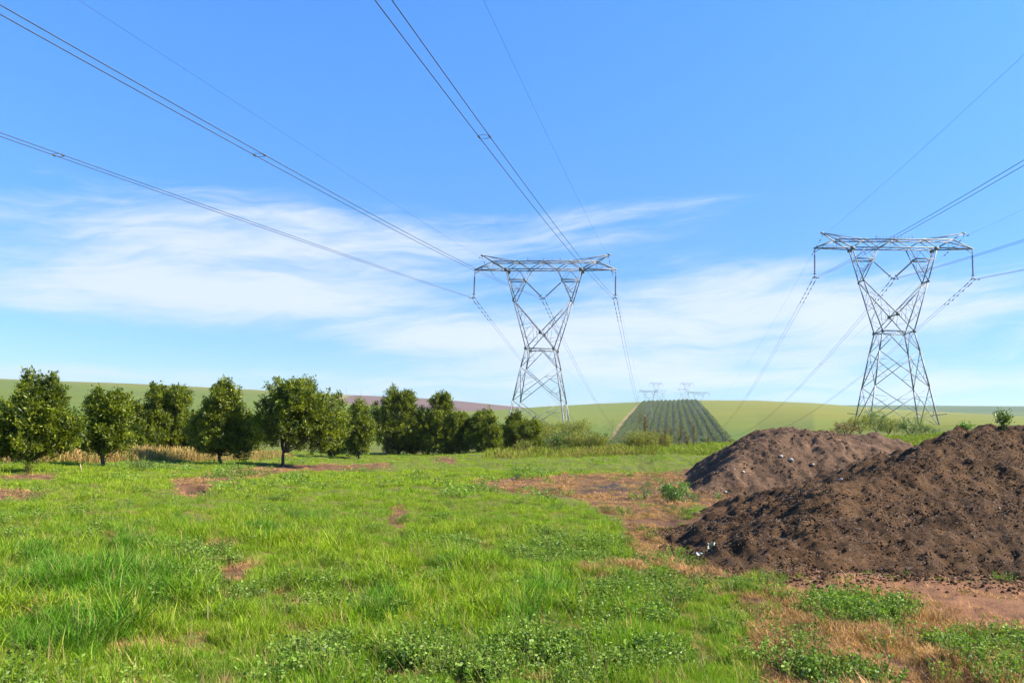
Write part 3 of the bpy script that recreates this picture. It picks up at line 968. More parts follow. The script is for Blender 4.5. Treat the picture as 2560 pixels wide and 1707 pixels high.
def orchard_tree(base_px, left, right, top, low, shape, label, seed, dens=1.0, push=0, name='orchard_tree', cat='tree', group='orchard trees in the near row', tone=None):
    """crown spans left..right and top..low pixels of the 2560 frame at the tree's own distance"""
    rng = np.random.default_rng(seed)
    g = G(*base_px)
    if push: q = at(base_px[0], base_px[1], g.y + push); g = Vector((q.x, q.y, gz(q.x, q.y)))
    d = g.y; k = d / FPX
    H = (base_px[1] - top) * k; lowz = (base_px[1] - low) * k
    xl, xr = (left - base_px[0]) * k, (right - base_px[0]) * k
    cx, rx = (xl + xr) / 2, (xr - xl) / 2 * 1.07
    xl, xr = cx - rx, cx + rx
    root = empty(name, g, 0, label, cat, group)
    H = H * .87; hz = (H - lowz)
    bl = []
    for (fx, fz, fr, fh) in shape:                             # fractions of half width / height
        bl.append((cx + fx * rx, rng.uniform(-.15, .15) * rx, lowz + fz * hz, fr * rx, fr * rx * .9, fh * hz))
    n = len(bl)
    for i in range(14):                                        # uneven smaller lobes
        b = bl[rng.integers(n)]; t = rng.uniform(0, 2 * np.pi); q = rng.uniform(.75, 1.0)
        s = rng.uniform(.16, .30) * rx
        x = np.clip(b[0] + math.cos(t) * b[3] * q, xl + s * .6, xr - s * .6)
        bl.append((x, b[1] + math.sin(t) * b[4] * q, np.clip(b[2] + rng.uniform(-.85, .9) * b[5], lowz + s * .5, H - s), s, s, s * rng.uniform(.8, 1.5)))
    for i in range(int(9 + rx * 5)):                           # upright leader shoots that break the outline
        b = bl[rng.integers(n)]; t = rng.uniform(0, 2 * np.pi); q = math.sqrt(rng.random()) * .8
        x, y = b[0] + math.cos(t) * b[3] * q, b[1] + math.sin(t) * b[4] * q
        zt = b[2] + b[5] * math.sqrt(max(0, 1 - q * q)); h_ = rng.uniform(.12, .34)
        bl.append((np.clip(x, xl, xr), y, min(zt + h_ * .6, H + .12), .10, .10, h_))
    m = MB()
    area = rx * hz
    leaf = .145
    ncl = int(np.clip(340 * area ** .8, 140, 1900) * dens)
    crown_leaves(m, bl, ncl, 26, leaf, .38, rng, spread=.19)
    m.build('crown', MAT['leaf'] if tone is None else MAT[tone], root)
    m = MB()
    tops = [(b[0], b[1], b[2]) for b in bl[:n]] + [(b[0], b[1], b[2]) for b in bl[n:n + 6]]
    branch_mesh(m, (0, 0, -.1), tops, .075 if H > 2.6 else .055, rng, max(.25, lowz * .8 + .1))
    m.build('trunk', MAT['bark'], root)
    return root


ROUND = [(0, .45, .80, .45), (-.35, .35, .6, .35), (.4, .4, .58, .36), (.05, .78, .42, .24)]
TWOTOP = [(0, .38, .85, .38), (-.45, .45, .5, .32), (.42, .42, .55, .34), (-.28, .80, .24, .22), (.22, .80, .22, .22), (0, .62, .5, .3)]
WAIST = [(0, .30, .92, .30), (.1, .74, .60, .24), (-.5, .35, .45, .25), (.5, .33, .45, .26), (.3, .86, .25, .12), (-.25, .86, .22, .12)]
TALL = [(0, .36, .82, .38), (-.35, .3, .6, .3), (.35, .34, .62, .32), (.05, .72, .50, .28), (.1, .90, .22, .12)]
LEANR = [(0, .36, .8, .36), (-.45, .42, .5, .3), (.2, .72, .5, .24), (.42, .88, .28, .12), (-.1, .84, .24, .14), (.4, .35, .55, .3)]
BIG = [(0, .36, .8, .36), (-.4, .4, .55, .36), (.45, .34, .55, .34), (-.12, .75, .42, .24), (-.3, .8, .22, .16), (.05, .9, .2, .1), (.55, .52, .38, .26)]
SPIRE = [(0, .36, .85, .34), (-.4, .42, .5, .32), (.42, .38, .5, .32), (.0, .66, .4, .2), (-.02, .88, .09, .13), (.42, .82, .06, .10), (.15, .8, .12, .10)]
LOWT = [(0, .45, .85, .45), (-.4, .4, .5, .4), (.4, .45, .5, .4)]
TREES = [
    ((66, 1181), -22, 182, 926, 1150, TWOTOP, 'large orchard tree at the left edge with two pointed tops', 1),
    ((257, 1166), 180, 326, 964, 1136, WAIST, 'smaller orchard tree pinched at the middle, second from the left edge', 2),
    ((391, 1140), 308, 478, 945, 1132, LEANR, 'dark orchard tree with a crown leaning right at the top, third from left', 3),
    ((549, 1159), 468, 628, 938, 1132, TALL, 'orchard tree with a forked pale trunk spreading low, left of the largest tree', 5),
    ((705, 1166), 622, 858, 928, 1122, BIG, 'largest orchard tree, broad crown on a short straight dark trunk', 7),
    ((896, 1147), 848, 930, 985, 1136, ROUND, 'dark narrow orchard tree tucked behind the left side of the spire-topped tree', 8),
    ((966, 1137), 898, 1056, 950, 1118, SPIRE, 'orchard tree with thin upright shoots poking above its crown', 10),
    ((1070, 1137), 1030, 1156, 966, 1134, TALL, 'tall dense conical orchard tree right of the spire-topped tree', 12),
    ((1146, 1134), 1112, 1190, 1017, 1131, ROUND, 'narrow orchard tree squeezed between two denser trees near the row end', 13),
    ((1194, 1133), 1164, 1250, 1016, 1130, ROUND, 'dark rounded orchard tree second from the right end of the row', 14),
    ((1295, 1127), 1248, 1348, 1026, 1116, LOWT + [(-.2, .85, .3, .18)], 'round orchard tree at the right end of the row, in front of the pylon leg', 16)]
for a in TREES: orchard_tree(*a[:7], a[7])
BEHIND = [
    ((469, 1152), 424, 528, 1040, 1128, LOWT, 'low orchard tree showing a single thin trunk behind the third and fourth trees', 21, 6),
    ((615, 1146), 560, 676, 1035, 1132, LOWT, 'low orchard tree with two thin stems behind the largest tree', 22, 6),
    ((836, 1146), 798, 872, 1036, 1142, LOWT, 'low dark orchard tree in the gap right of the largest tree', 23, 3),
    ((999, 1138), 960, 1060, 1040, 1134, LOWT, 'small orchard tree half hidden under the spire-topped tree', 24, 3),
    ((1250, 1120), 1232, 1268, 1062, 1116, LOWT, 'little dark orchard tree wedged before the last rounded tree', 25, 2),
    ((1030, 1140), 1000, 1072, 1030, 1136, ROUND, 'dark filler orchard tree between the spire-topped and the conical tree', 27, 4),
    ((-30, 1140), -90, 40, 1010, 1125, ROUND, 'orchard tree cut by the left edge behind the two-topped tree', 26, 8)]
for a in BEHIND: orchard_tree(*a[:7], a[7], .8, a[8])


# ------------------------------------------------------------------ shrubs and weeds
def bush(px, py, w, h, label, seed, mat='leaf_scrub', leaf=.09, push=0.0, name='bush', cat='bush', group=None, dens=1.0, loc=None, open_=False):
    rng = np.random.default_rng(seed)
    g = Vector(loc) if loc is not None else G(px, py)
    if push: q = at(px, py, g.y + push); g = Vector((q.x, q.y, gz(q.x, q.y)))
    k = max(g.y, 1) / FPX; rx, hz = w * k / 2, h * k
    root = empty(name, g, 0, label, cat, group)
    bl = [(0, 0, hz * .5, rx * .75, rx * .7, hz * .5)]
    for i in range(7):
        s = rng.uniform(.25, .45); bl.append((rng.uniform(-.7, .7) * rx, rng.uniform(-.5, .5) * rx, hz * rng.uniform(.3, .85), rx * s, rx * s, hz * s * .6))
    m = MB(); lf = leaf * np.clip(k * 20, .5, 1.6)
    crown_leaves(m, bl, int(np.clip(60 * rx * hz / lf ** 1.2 * .10, 30, 480) * dens), 18, lf, .42, rng, spread=lf * 2.2, inner=.35 if open_ else .5)
    m.build('foliage', MAT[mat], root)
    m = MB()
    for i in range(7):
        t = rng.uniform(0, 6.28); q_ = float(np.clip(hz / 1.2, .12, 1)); m.tube([(0, 0, -.05), (math.cos(t) * rx * .3, math.sin(t) * rx * .3, hz * .4), (math.cos(t) * rx * .6, math.sin(t) * rx * .6, hz * rng.uniform(.6, .95))], [.022 * q_, .016 * q_, .006 * q_], 5)
    m.build('stem', MAT['bark'], root)
    return root


SCRUB = [(1350, 1122, 120, 60, 'yellowish scrub bush right after the end of the tree row', 'leaf_scrub'), (1390, 1128, 84, 48, 'dark green low scrub bush below the left pylon right leg', 'leaf_bush'),
         (1425, 1112, 110, 62, 'tan scrub bush beside the right leg of the left pylon', 'leaf_scrub'), (1460, 1128, 110, 54, 'mid green rounded scrub bush right of the left pylon', 'leaf_scrub'),
         (1497, 1125, 84, 44, 'dark scrub bush in front of the two brown weed spikes', 'leaf_bush'), (1530, 1116, 110, 62, 'straw coloured bush between weed spikes and orchard corner', 'leaf_scrub'),
         (1578, 1104, 84, 52, 'small dark green bush at the lower left corner of the hill orchard', 'leaf_bush'), (1600, 1126, 110, 50, 'pale green scrub bush under the orchard corner', 'leaf_scrub'),
         (1650, 1120, 90, 36, 'olive scrub bush at the foot of the tallest dry weeds', 'leaf_scrub'), (1755, 1106, 40, 14, 'small bright leafy tuft below the hill orchard', 'leaf_bush'), (1310, 1132, 60, 30, 'low brownish scrub under the last orchard tree', 'leaf_scrub')]
for i, (px, py, w, h, lb, mt) in enumerate(SCRUB): bush(px, py, w, h, lb, 60 + i, mt, .15, dens=1.8, group='scrub bushes on the field edge')
for i, (px, py, w, h, lb, mt, d) in enumerate((
        (2118, 1090, 66, 36, 'dull brownish bush left of the right pylon foot', 'leaf_brown', 62), (2150, 1080, 76, 44, 'grey green bush at the left foot of the right pylon', 'leaf_scrub', 64),
        (2190, 1076, 70, 52, 'tallest leafy bush in front of the right pylon left legs', 'leaf_bush', 66), (2222, 1082, 60, 38, 'brown and green leafy bush under the right pylon middle', 'leaf_scrub', 66),
        (2275, 1088, 74, 46, 'bright glossy bush under the right pylon', 'leaf_bush', 66), (2310, 1090, 46, 26, 'small green bush right of the glossy one', 'leaf_bush', 66), (2340, 1084, 34, 16, 'little dark bush by the right pylon right foot', 'leaf_bush', 70))):
    q = at(px, py, d); zz = gz(q.x, q.y)
    bush(px, py, w, h + 0 * zz, lb, 90 + i, mt, .13, loc=(q.x, q.y, q.z - .1 if q.z > zz else zz), group='bushes by the right pylon', open_=True)


def dry_weed(px, py, h, w, label, seed, n=5, push=0):
    rng = np.random.default_rng(seed); g = G(px, py)
    if push: q = at(px, py, g.y + push); g = Vector((q.x, q.y, gz(q.x, q.y)))
    k = g.y / FPX; H, W = h * k, w * k
    root = empty('dry_weed', g, 0, label, 'weed', 'tall dry weeds on the field edge')
    ms, ml = MB(), MB(); lw = float(np.clip(H / 1.8, .25, 1))
    for i in range(n):
        hh = H * rng.uniform(.6, 1.0); x, y = rng.uniform(-.5, .5) * W * .6, rng.uniform(-.5, .5) * W * .6
        tx, ty = x + rng.uniform(-.35, .35) * W, y + rng.uniform(-.35, .35) * W
        Q = np.array([(x, y, -.05), (lerp(x, tx, .4), lerp(y, ty, .4), hh * .5), (tx, ty, hh)], float)
        ms.tube(Q, [.022 * lw, .017 * lw, .008 * lw], 5)
        c = 44; t = rng.uniform(.25, 1.0, c); P = np.stack([np.interp(t, [0, .5, 1], Q[:, j]) for j in range(3)], 1)
        D = rng.normal(0, .5, (c, 3)) + (0, 0, .9)
        ml.leaves(P, D, rng.uniform(.08, .22, c) * lw, rng.uniform(.02, .045, c) * lw, rng.random(c))
    ms.build('stem', MAT['dryweed'], root); ml.build('seed_head', MAT['dryweed'], root)


WEEDS = [(1490, 1092, 48, 16, 'bushy brown weed spike, left one of the two standing alone'), (1531, 1092, 50, 14, 'bushy brown weed spike, right one of the two standing alone'),
         (1573, 1084, 24, 5, 'thin short dry weed left of the orchard corner'), (1600, 1112, 86, 8, 'very tall thin dry weed at the orchard lower left corner'), (1612, 1116, 90, 12, 'tallest dry weed stalk against the hill orchard'),
         (1622, 1110, 66, 18, 'thick clump of dry weed stalks left of centre in the orchard'), (1640, 1112, 50, 14, 'medium dry weed clump beside the thick one'), (1664, 1114, 64, 8, 'reddish dry weed below the orchard middle rows'),
         (1678, 1112, 48, 8, 'short pale dry weed right of the reddish one'), (1700, 1112, 44, 14, 'wide dry weed clump near the orchard middle'), (1735, 1110, 68, 8, 'tall reddish dry weed right of the orchard middle'),
         (1716, 1112, 36, 10, 'low dry weed clump just left of the tall reddish one'), (1770, 1106, 30, 8, 'small dry weed alone right of the tall reddish one'), (1817, 1102, 44, 10, 'dry weed near the lower right orchard corner'), (1800, 1104, 30, 8, 'short dry weed just left of the lower right orchard corner'), (1655, 1116, 36, 20, 'low spreading dry weeds in front of the orchard'), (1558, 1112, 26, 12, 'low brown weed left of the orchard')]
for i, (px, py, h, w, lb) in enumerate(WEEDS): dry_weed(px, py + 6, h + 6, w, lb, 120 + i, 4 if w < 10 else 8)


# ------------------------------------------------------------------ orchard on the far hill
def hill_tree_mesh(seed):
    rng = np.random.default_rng(seed); m = MB()
    bl = [(0, 0, 1.75, 1.95, 2.0, 1.45)] + [(rng.uniform(-.9, .9), rng.uniform(-1.0, 1.0), rng.uniform(1.6, 3.2), .7, .7, .7) for i in range(7)]
    crown_leaves(m, bl, 130, 10, .45, .55, rng, spread=.35, inner=.25)
    m.tube([(0, 0, -.6), (0, 0, 1.6)], [.14, .1], 5)
    return m.mesh('orchard_tree', MAT['leaf_far'])


HM = [hill_tree_mesh(s) for s in range(6)]
ht = []
NROW = 13
for i in range(NROW):
    u = UL + 2.5 + (UR - UL - 5) * i / (NROW - 1)
    v = 400.0
    while v < 1215:
        uu = u + R_.uniform(-.35, .35); x, y = xy(uu, v); z = gz(x, y); s = R_.uniform(.66, 1.06)
        if R_.random() > .015: ht.append((math.hypot(x, y), x, y, z, s, R_.uniform(0, 6.28), R_.randrange(6)))
        v += 6.2 + R_.uniform(-.6, .6)
# 300 largest in view: nearest ones that rise above the field edge; hill foot below the bank is hidden
vis = []
for t in ht:
    px, py = project(np.array([t[1]]), np.array([t[2]]), np.array([t[3] + 2]))
    vis.append(float(py[0]) < 1116)
cand = sorted([t for t, k in zip(ht, vis) if k])
first = cand[:300]; rest = cand[300:] + [t for t, k in zip(ht, vis) if not k]
for d, x, y, z, s, a, k in first:
    o = bpy.data.objects.new('orchard_tree', HM[k]); COL.objects.link(o); o.location = (x, y, z); o.rotation_euler.z = a; o.scale = (s, s, s * 1.05)
    tag(o, 'rounded dark green tree in the nearer rows of the hillside orchard', 'tree', 'orchard trees on the far hill')


def instancer(name, pts, sources, label=None, kind='stuff', parent=None):
    """one object that carries many small copies; pts = list of (x,y,z, rx,ry,rz, sx,sy,sz, idx, r,g,b)"""
    A = np.asarray(pts, float); me = bpy.data.meshes.new(name); n = len(A)
    me.vertices.add(n); me.vertices.foreach_set('co', A[:, :3].ravel())
    for nm, ty, key, arr in (('rot', 'FLOAT_VECTOR', 'vector', A[:, 3:6]), ('scl', 'FLOAT_VECTOR', 'vector', A[:, 6:9]), ('idx', 'INT', 'value', A[:, 9].astype(np.int32)),
                             ('tint', 'FLOAT_COLOR', 'color', np.concatenate([A[:, 10:13], np.ones((n, 1))], 1))):
        at_ = me.attributes.new(nm, ty, 'POINT'); at_.data.foreach_set(key, (arr if ty == 'INT' else arr.astype(np.float32)).ravel())
    ob = bpy.data.objects.new(name, me); COL.objects.link(ob); tag(ob, label, None, None, kind)
    if parent: ob.parent = parent
    src = bpy.data.collections.new(name + '_source')
    for i, s in enumerate(sources):
        o = bpy.data.objects.new('%s_piece_%02d' % (name, i), s); src.objects.link(o)
    ng = bpy.data.node_groups.new(name + '_scatter', 'GeometryNodeTree')
    ng.interface.new_socket('Geometry', in_out='INPUT', socket_type='NodeSocketGeometry'); ng.interface.new_socket('Geometry', in_out='OUTPUT', socket_type='NodeSocketGeometry')
    N, L = ng.nodes, ng.links
    gi, go = N.new('NodeGroupInput'), N.new('NodeGroupOutput'); ip = N.new('GeometryNodeInstanceOnPoints')
    ci = N.new('GeometryNodeCollectionInfo'); ci.inputs['Collection'].default_value = src; ci.inputs['Separate Children'].default_value = True; ci.inputs['Reset Children'].default_value = True
    L.new(gi.outputs[0], ip.inputs['Points']); L.new(ci.outputs[0], ip.inputs['Instance']); ip.inputs['Pick Instance'].default_value = True
    for nm, ty, so in (('idx', 'INT', 'Instance Index'), ('rot', 'FLOAT_VECTOR', 'Rotation'), ('scl', 'FLOAT_VECTOR', 'Scale')):
        na = N.new('GeometryNodeInputNamedAttribute'); na.data_type = ty; na.inputs['Name'].default_value = nm; L.new(na.outputs['Attribute'], ip.inputs[so])
    L.new(ip.outputs[0], go.inputs[0])
    md = ob.modifiers.new('scatter', 'NODES'); md.node_group = ng
    return ob


o = instancer('orchard', [(x, y, z, 0, 0, a, s, s, s * 1.05, k, 1, 1, 1) for d, x, y, z, s, a, k in rest], HM, 'rows of dark green trees higher on the far hillside orchard')

# ------------------------------------------------------------------ distant small things on the skyline
def on_crest(px, py, dist):
    q = at(px, py, dist); return q


rng = np.random.default_rng(5)
q = on_crest(824, 979, 1500); m = MB()
crown_leaves(m, [(0, 0, 4.0, 1.5, 1.5, 3.4), (0, 0, 6.6, .8, .8, 2.0)], 120, 8, 1.0, .5, rng, spread=.7); m.tube([(0, 0, -3), (0, 0, 6)], [.4, .15], 6)
o = m.build('cypress_tree', MAT['leaf_far'], None, False, q); tag(o, 'tiny dark pointed tree alone on the left skyline', 'tree')
for i, (px, py) in enumerate(((866, 980), (902, 984), (1025, 991), (1372, 1017), (1460, 1008), (2003, 1011), (2105, 1018), (2130, 1016), (2300, 1021), (2420, 1026))):
    q = on_crest(px, py + 2, 1480 if px < 1400 else 2290); m = MB(); m.bar((0, 0, -6), (0, 0, 8.5), .42); m.bar((-1.4, 0, 7.6), (1.4, 0, 7.6), .3)
    o = m.build('utility_pole', MAT['wood'], None, False, q)
    tag(o, ('tiny wooden utility pole on the left hill skyline' if px < 1400 else 'tiny wooden utility pole on the hazy right skyline'), 'pole', 'utility poles on the left skyline' if px < 1400 else 'utility poles on the right skyline')
for i, (a0, a1, e0, e1, w_, lb) in enumerate(((-28.3, -27.3, 66, 60, 1.6, 'dark curved ditch hedge on the left hillside between the first two trees'), (-25.4, -23.6, 58, 57, 1.4, 'thin dark hedge line on the left hillside right of the second tree'))):
    m = MB(); n = 90; t = np.linspace(0, 1, n); aa = np.radians(a0 + (a1 - a0) * t); ee = e0 + (e1 - e0) * np.sqrt(t); dd = 1500 * (1 - .38 * (78 - ee) / 78 * .9)
    P = np.stack([dd * np.sin(aa), dd * np.cos(aa), EYE + ee / FPX * dd + .5], 1); P = np.repeat(P, 14, 0) + rng.normal(0, .8, (n * 14, 3)) * (1, 2, .6)
    m.leaves(P, rng.normal(0, 1, P.shape) + (0, 0, .6), w_, w_ * .6, rng.random(len(P))); o = m.build('hedge', MAT['leaf_far']); tag(o, lb, 'hedge')
# low steel trestle barrier behind the right pylon
q = at(2285, 1068, 109.5)
root = empty('pipe_barrier', q, -.13, 'low steel pipe barrier on trestle legs below the right pylon', 'barrier')
m = MB(); m.bar((-4.2, 0, .15), (3.9, 0, -.05), .12); m.bar((-4.2, 0, -.15), (3.9, 0, -.32), .08); m.build('rail', MAT['steel'], root)
for x in (-3.4, -1.2, 1.3):
    m = MB(); m.bar((x, 0, 0), (x - .5, 0, -1.1), .08); m.bar((x, 0, 0), (x + .5, 0, -1.1), .08); m.build('trestle_leg', MAT['steel'], root)


# ------------------------------------------------------------------ soil mounds
def relief(X, Y, seed, k=1.0):
    a = fbm(X * .8, Y * .8, seed, 2) * .13 + fbm(X * 2.2, Y * 3.4, seed + 3, 2) * .055
    b = np.abs(fbm(X * 1.5, Y * 2.9, seed + 5, 3)) * .105
    c = fbm(X * 7, Y * 7, seed + 9, 4, .62) * .022
    d = np.maximum(0, perlin(X * 10, Y * 14, seed + 21) - .28) * .04
    e = np.maximum(0, perlin(X * 30, Y * 30, seed + 31) - .25) * .022
    return a + b - .05 + (c + d + e) * k


def h_big(X, Y):
    f = smin(.375 * (X - 3.2 - .36 * np.maximum(0, Y - 15.2)) + .10, .46 * (Y - 12.25 - .08 * (X - 5)), .30)
    f = f + .16 * fbm(X * 1.2, Y * 1.2, 7, 3) * (1 - smooths(.1, .8, f))
    f = smin(f, .62 * (22.5 - Y), .6); f = smin(f, 2.62 + .06 * (X - 8), .55)
    return smin(f, .7 * (17 - X), .8)


def h_mid(X, Y):
    f = smin(.80 * (X - 6.35 - .20 * (Y - 29)), .62 * (Y - 27.3), .4); f = smin(f, .62 * (38 - Y), .5); f = smin(f, .62 * (17.0 - X), .6)
    return smin(f, 2.06 - .075 * (X - 10.9) ** 2, .45)


def h_small(X, Y):
    r = np.hypot((X - 16.3) / 1.25, Y - 37.6); return smin(2.1 - .6 * r, 1.72 + 0 * X, .5)


def mound(name, fn, x0, x1, y0, y1, step, mat, label, seed, k):
    X, Y = np.meshgrid(np.arange(x0, x1, step), np.arange(y0, y1, step), indexing='ij')
    f = fn(X, Y); g = ground_z(X, Y)
    rl = relief(X, Y, seed, k) * smooths(-.25, .45, f)
    Z = g + np.maximum(f + rl, -.12) + np.where(f < 0, -.02, 0)
    o = grid_mesh(name, X, Y, Z, None, mat)
    tag(o, label, 'soil mound', 'soil mounds')
    return o, (lambda x, y: float((ground_z(np.array([x]), np.array([y])) + fn(np.array([x]), np.array([y])) + relief(np.array([x]), np.array([y]), seed, k))[0]))


m_big, z_big = mound('soil_mound', h_big, 2.3, 17.0, 10.6, 22.6, .032, MAT['soil'], 'largest dark brown soil heap filling the right edge', 201, 1.0)
m_mid, z_mid = mound('soil_mound', h_mid, 5.6, 17.2, 26.6, 38.2, .05, MAT['soil_pale'], 'paler brown soil mound behind and left of the largest heap', 231, .85)
m_sml, z_sml = mound('soil_mound', h_small, 12.5, 20.2, 34.2, 41.2, .06, MAT['soil_pale'], 'small rounded soil hump behind the paler mound', 261, 1.0)


def clod_mesh(seed, mat):
    rng = np.random.default_rng(seed); m = MB(); n, k = 7, 5
    th = np.arange(n) * 2 * np.pi / n; ph = np.linspace(-1.3, 1.3, k)
    V = np.array([[math.cos(t) * math.cos(p), math.sin(t) * math.cos(p), math.sin(p) * .75] for p in ph for t in th]); V *= (1 + rng.normal(0, .16, (len(V), 1)))
    i, j = np.meshgrid(np.arange(k - 1), np.arange(n), indexing='ij'); q = (j + 1) % n
    m.add(V, np.stack([i * n + j, i * n + q, (i + 1) * n + q, (i + 1) * n + j], -1).reshape(-1, 4))
    return m.mesh('clod', mat)


def clods(name, fn, zf_seed, k, box, count, smin_, smax_, mat, parent, label, spill=False):
    rng = np.random.default_rng(zf_seed); P = []
    x = rng.uniform(box[0], box[1], count); y = rng.uniform(box[2], box[3], count)
    f = fn(x, y); keep = (f > -.10 - rng.random(count) ** 2.2 * .75) & (rng.random(count) < .25 + .9 * smooths(-.2, .5, fbm(x * 1.3, y * 1.3, zf_seed + 71, 3)))
    if spill: keep = (f < .05) & (f > -.85 * rng.random(count) ** 1.3)
    x, y, f = x[keep], y[keep], f[keep]
    fz = np.maximum(f + relief(x, y, zf_seed, k) * smooths(-.25, .45, f), -.0)
    z = ground_z(x, y) + np.where(f < 0, 0, fz)
    s = smin_ * (smax_ / smin_) ** (rng.random(len(x)) ** 2.6)
    for i in range(len(x)):
        P.append((x[i], y[i], z[i] + s[i] * .05, rng.uniform(0, 6), rng.uniform(0, 6), rng.uniform(0, 6), s[i] * rng.uniform(.7, 1.4), s[i], s[i] * rng.uniform(.6, 1), i % 4, 1, 1, 1))
    return instancer(name, P, [clod_mesh(s, mat) for s in range(4)], label, 'stuff', parent)


clods('soil_clods', h_big, 201, 1.0, (2.3, 12.5, 10.6, 18), 110000, .004, .024, MAT['soil'], m_big, 'loose crumbs and clods of dark soil over the heap')
clods('soil_clods', h_mid, 231, .85, (5.6, 15, 26.6, 34), 14000, .008, .05, MAT['soil_pale'], m_mid, 'loose clods of paler soil over the mound')
clods('soil_spill', h_big, 202, 1.0, (1.9, 12.5, 9.6, 18), 60000, .005, .036, MAT['soil'], m_big, 'crumbs of dark soil spilt round the foot of the heap', True)
# pale chips and straw in the dark heap
rng = np.random.default_rng(77); P = []
cm = MB(); cm.box((0, 0, 0), (1, .35, .25)); chip = cm.mesh('chip', MAT['stone'])
cm = MB(); cm.tube([(-.5, 0, 0), (0, .05, .06), (.5, 0, 0)], .03, 5); stk = cm.mesh('straw_bit', MAT['wood'])
for i in range(9000):
    x, y = rng.uniform(2.8, 12.5), rng.uniform(10.6, 17.5)
    f = float(h_big(np.array([x]), np.array([y]))[0])
    if f < -.3: continue
    z = z_big(x, y) if f > 0 else gz(x, y); k = 0 if rng.random() < .35 else 1; s = rng.uniform(.008, .024) if k == 0 else rng.uniform(.02, .08)
    P.append((x, y, z + .012, rng.uniform(-.5, .5), rng.uniform(-.4, .4), rng.uniform(0, 6), s, s, s, k, 1, 1, 1))
instancer('soil_litter', P, [chip, stk], 'pale chips and straw bits on the dark heap', 'stuff', m_big)


def stone(px, py, size, label, zf, fn, seed):
    """a stone lying on a mound where the photo shows it"""
    d = ray(px, py); S_ = np.arange(9, 45, .02); X, Y, Z = d[0] * S_, d[1] * S_, EYE + d[2] * S_
    k = np.nonzero(Z < ground_z(X, Y) + np.maximum(fn(X, Y), 0))[0][0]
    x, y = X[k], Y[k]; rng = np.random.default_rng(seed); s = size * y / FPX / 3
    o = bpy.data.objects.new('stone', clod_mesh(seed, MAT['stone'])); COL.objects.link(o); o.location = (x, y, zf(x, y) + s * .2)
    o.scale = (s * 1.15, s, s * .85); o.rotation_euler = (rng.uniform(-.3, .3), rng.uniform(-.3, .3), rng.uniform(0, 6))
    tag(o, label, 'stone', 'pale stones on the mounds')


for i, a in enumerate(((2103, 1197, 20, 'pale pinkish stone near the top left slope of the largest heap', z_big, h_big), (1858, 1181, 12, 'small white stone on the lower middle of the paler mound', z_mid, h_mid),
                       (1952, 1146, 16, 'grey stone on the middle of the paler mound', z_mid, h_mid), (1978, 1150, 22, 'larger grey lump right of the grey stone on the paler mound', z_mid, h_mid), (1836, 1181, 9, 'tiny white stone left on the paler mound', z_mid, h_mid),
                       (1813, 1225, 15, 'grey stone at the foot of the paler mound', z_mid, h_mid), (2498, 1277, 9, 'tiny pale stone high on the dark face near the right edge', z_big, h_big), (2260, 1291, 7, 'tiny pale chip stone in the middle of the dark heap', z_big, h_big), (2031, 1158, 14, 'stone on the right shoulder of the paler mound', z_mid, h_mid))):
    stone(*a, 300 + i)
# shrub rooted in the top of the large heap, and leafy weeds by the mounds
q = at(2506, 1042, 18.2)
bush(0, 0, 32, 36, 'small upright shrub growing on top of the largest soil heap', 401, 'leaf_bush', .12, loc=(q.x, q.y, z_big(q.x, q.y) - .03), dens=1.2, open_=True)
q = at(2415, 1064, 18.0)
bush(0, 0, 26, 10, 'little green tuft on the ridge of the largest soil heap', 402, 'leaf_weed', .08, loc=(q.x, q.y, z_big(q.x, q.y) - .02), open_=True)
bush(1680, 1256, 90, 44, 'bright green leafy weed bush at the left foot of the paler mound', 403, 'leaf_weed', .13, name='weed_bush', cat='weed', dens=2.2)
bush(1612, 1245, 40, 36, 'sparse green weed left of the leafy weed bush', 404, 'leaf_weed', .09, name='weed_bush', cat='weed', dens=.6, open_=True)
bush(1736, 1254, 40, 24, 'low green weed at the foot of the brown dock stalk', 405, 'leaf_weed', .09, name='weed_bush', cat='weed', dens=.6, open_=True)
bush(1796, 1248, 14, 24, 'small single green seedling before the paler mound', 406, 'leaf_weed', .09, name='weed_bush', cat='weed', dens=.5, open_=True)
dry_weed(1749, 1250, 40, 14, 'rusty brown dock stalk before the paler mound', 407, 3)
bush(1840, 1236, 44, 24, 'dry tan tangled grass tuft at the edge of the heap', 408, 'leaf_brown', .09, name='dry_grass_tuft', cat='grass tuft', dens=.6, open_=True)
bush(360, 1178, 96, 26, 'low dark green spreading bush on the grass before the trees', 409, 'leaf_bush', .09, name='bush', group=None)
bush(66, 1186, 34, 30, 'low leafy suckers round the foot of the left edge tree', 410, 'leaf', .10, name='bush', dens=.7)
bush(1293, 1199, 26, 14, 'small dark weed by the fallen twig', 411, 'leaf_weed', .09, name='weed_bush', cat='weed')
g = G(1260, 1203); m = MB(); m.tube([(0, 0, .02), (.25, .1, .12), (.5, .1, .22), (.62, .05, .34)], [.018, .015, .012, .006], 6); m.tube([(.25, .1, .12), (.45, .3, .16)], [.012, .005], 5)
o = m.build('fallen_twig', MAT['wood'], None, False, g); tag(o, 'bare tan twig lying on the grass edge of the dry patch', 'twig')
g = G(204, 1183); m = MB(); m.bar((0, 0, -.1), (-.08, 0, .24), .035); o = m.build('wooden_stake', MAT['wood'], None, False, g); tag(o, 'short leaning wooden stake in the grass below the second tree', 'stake')


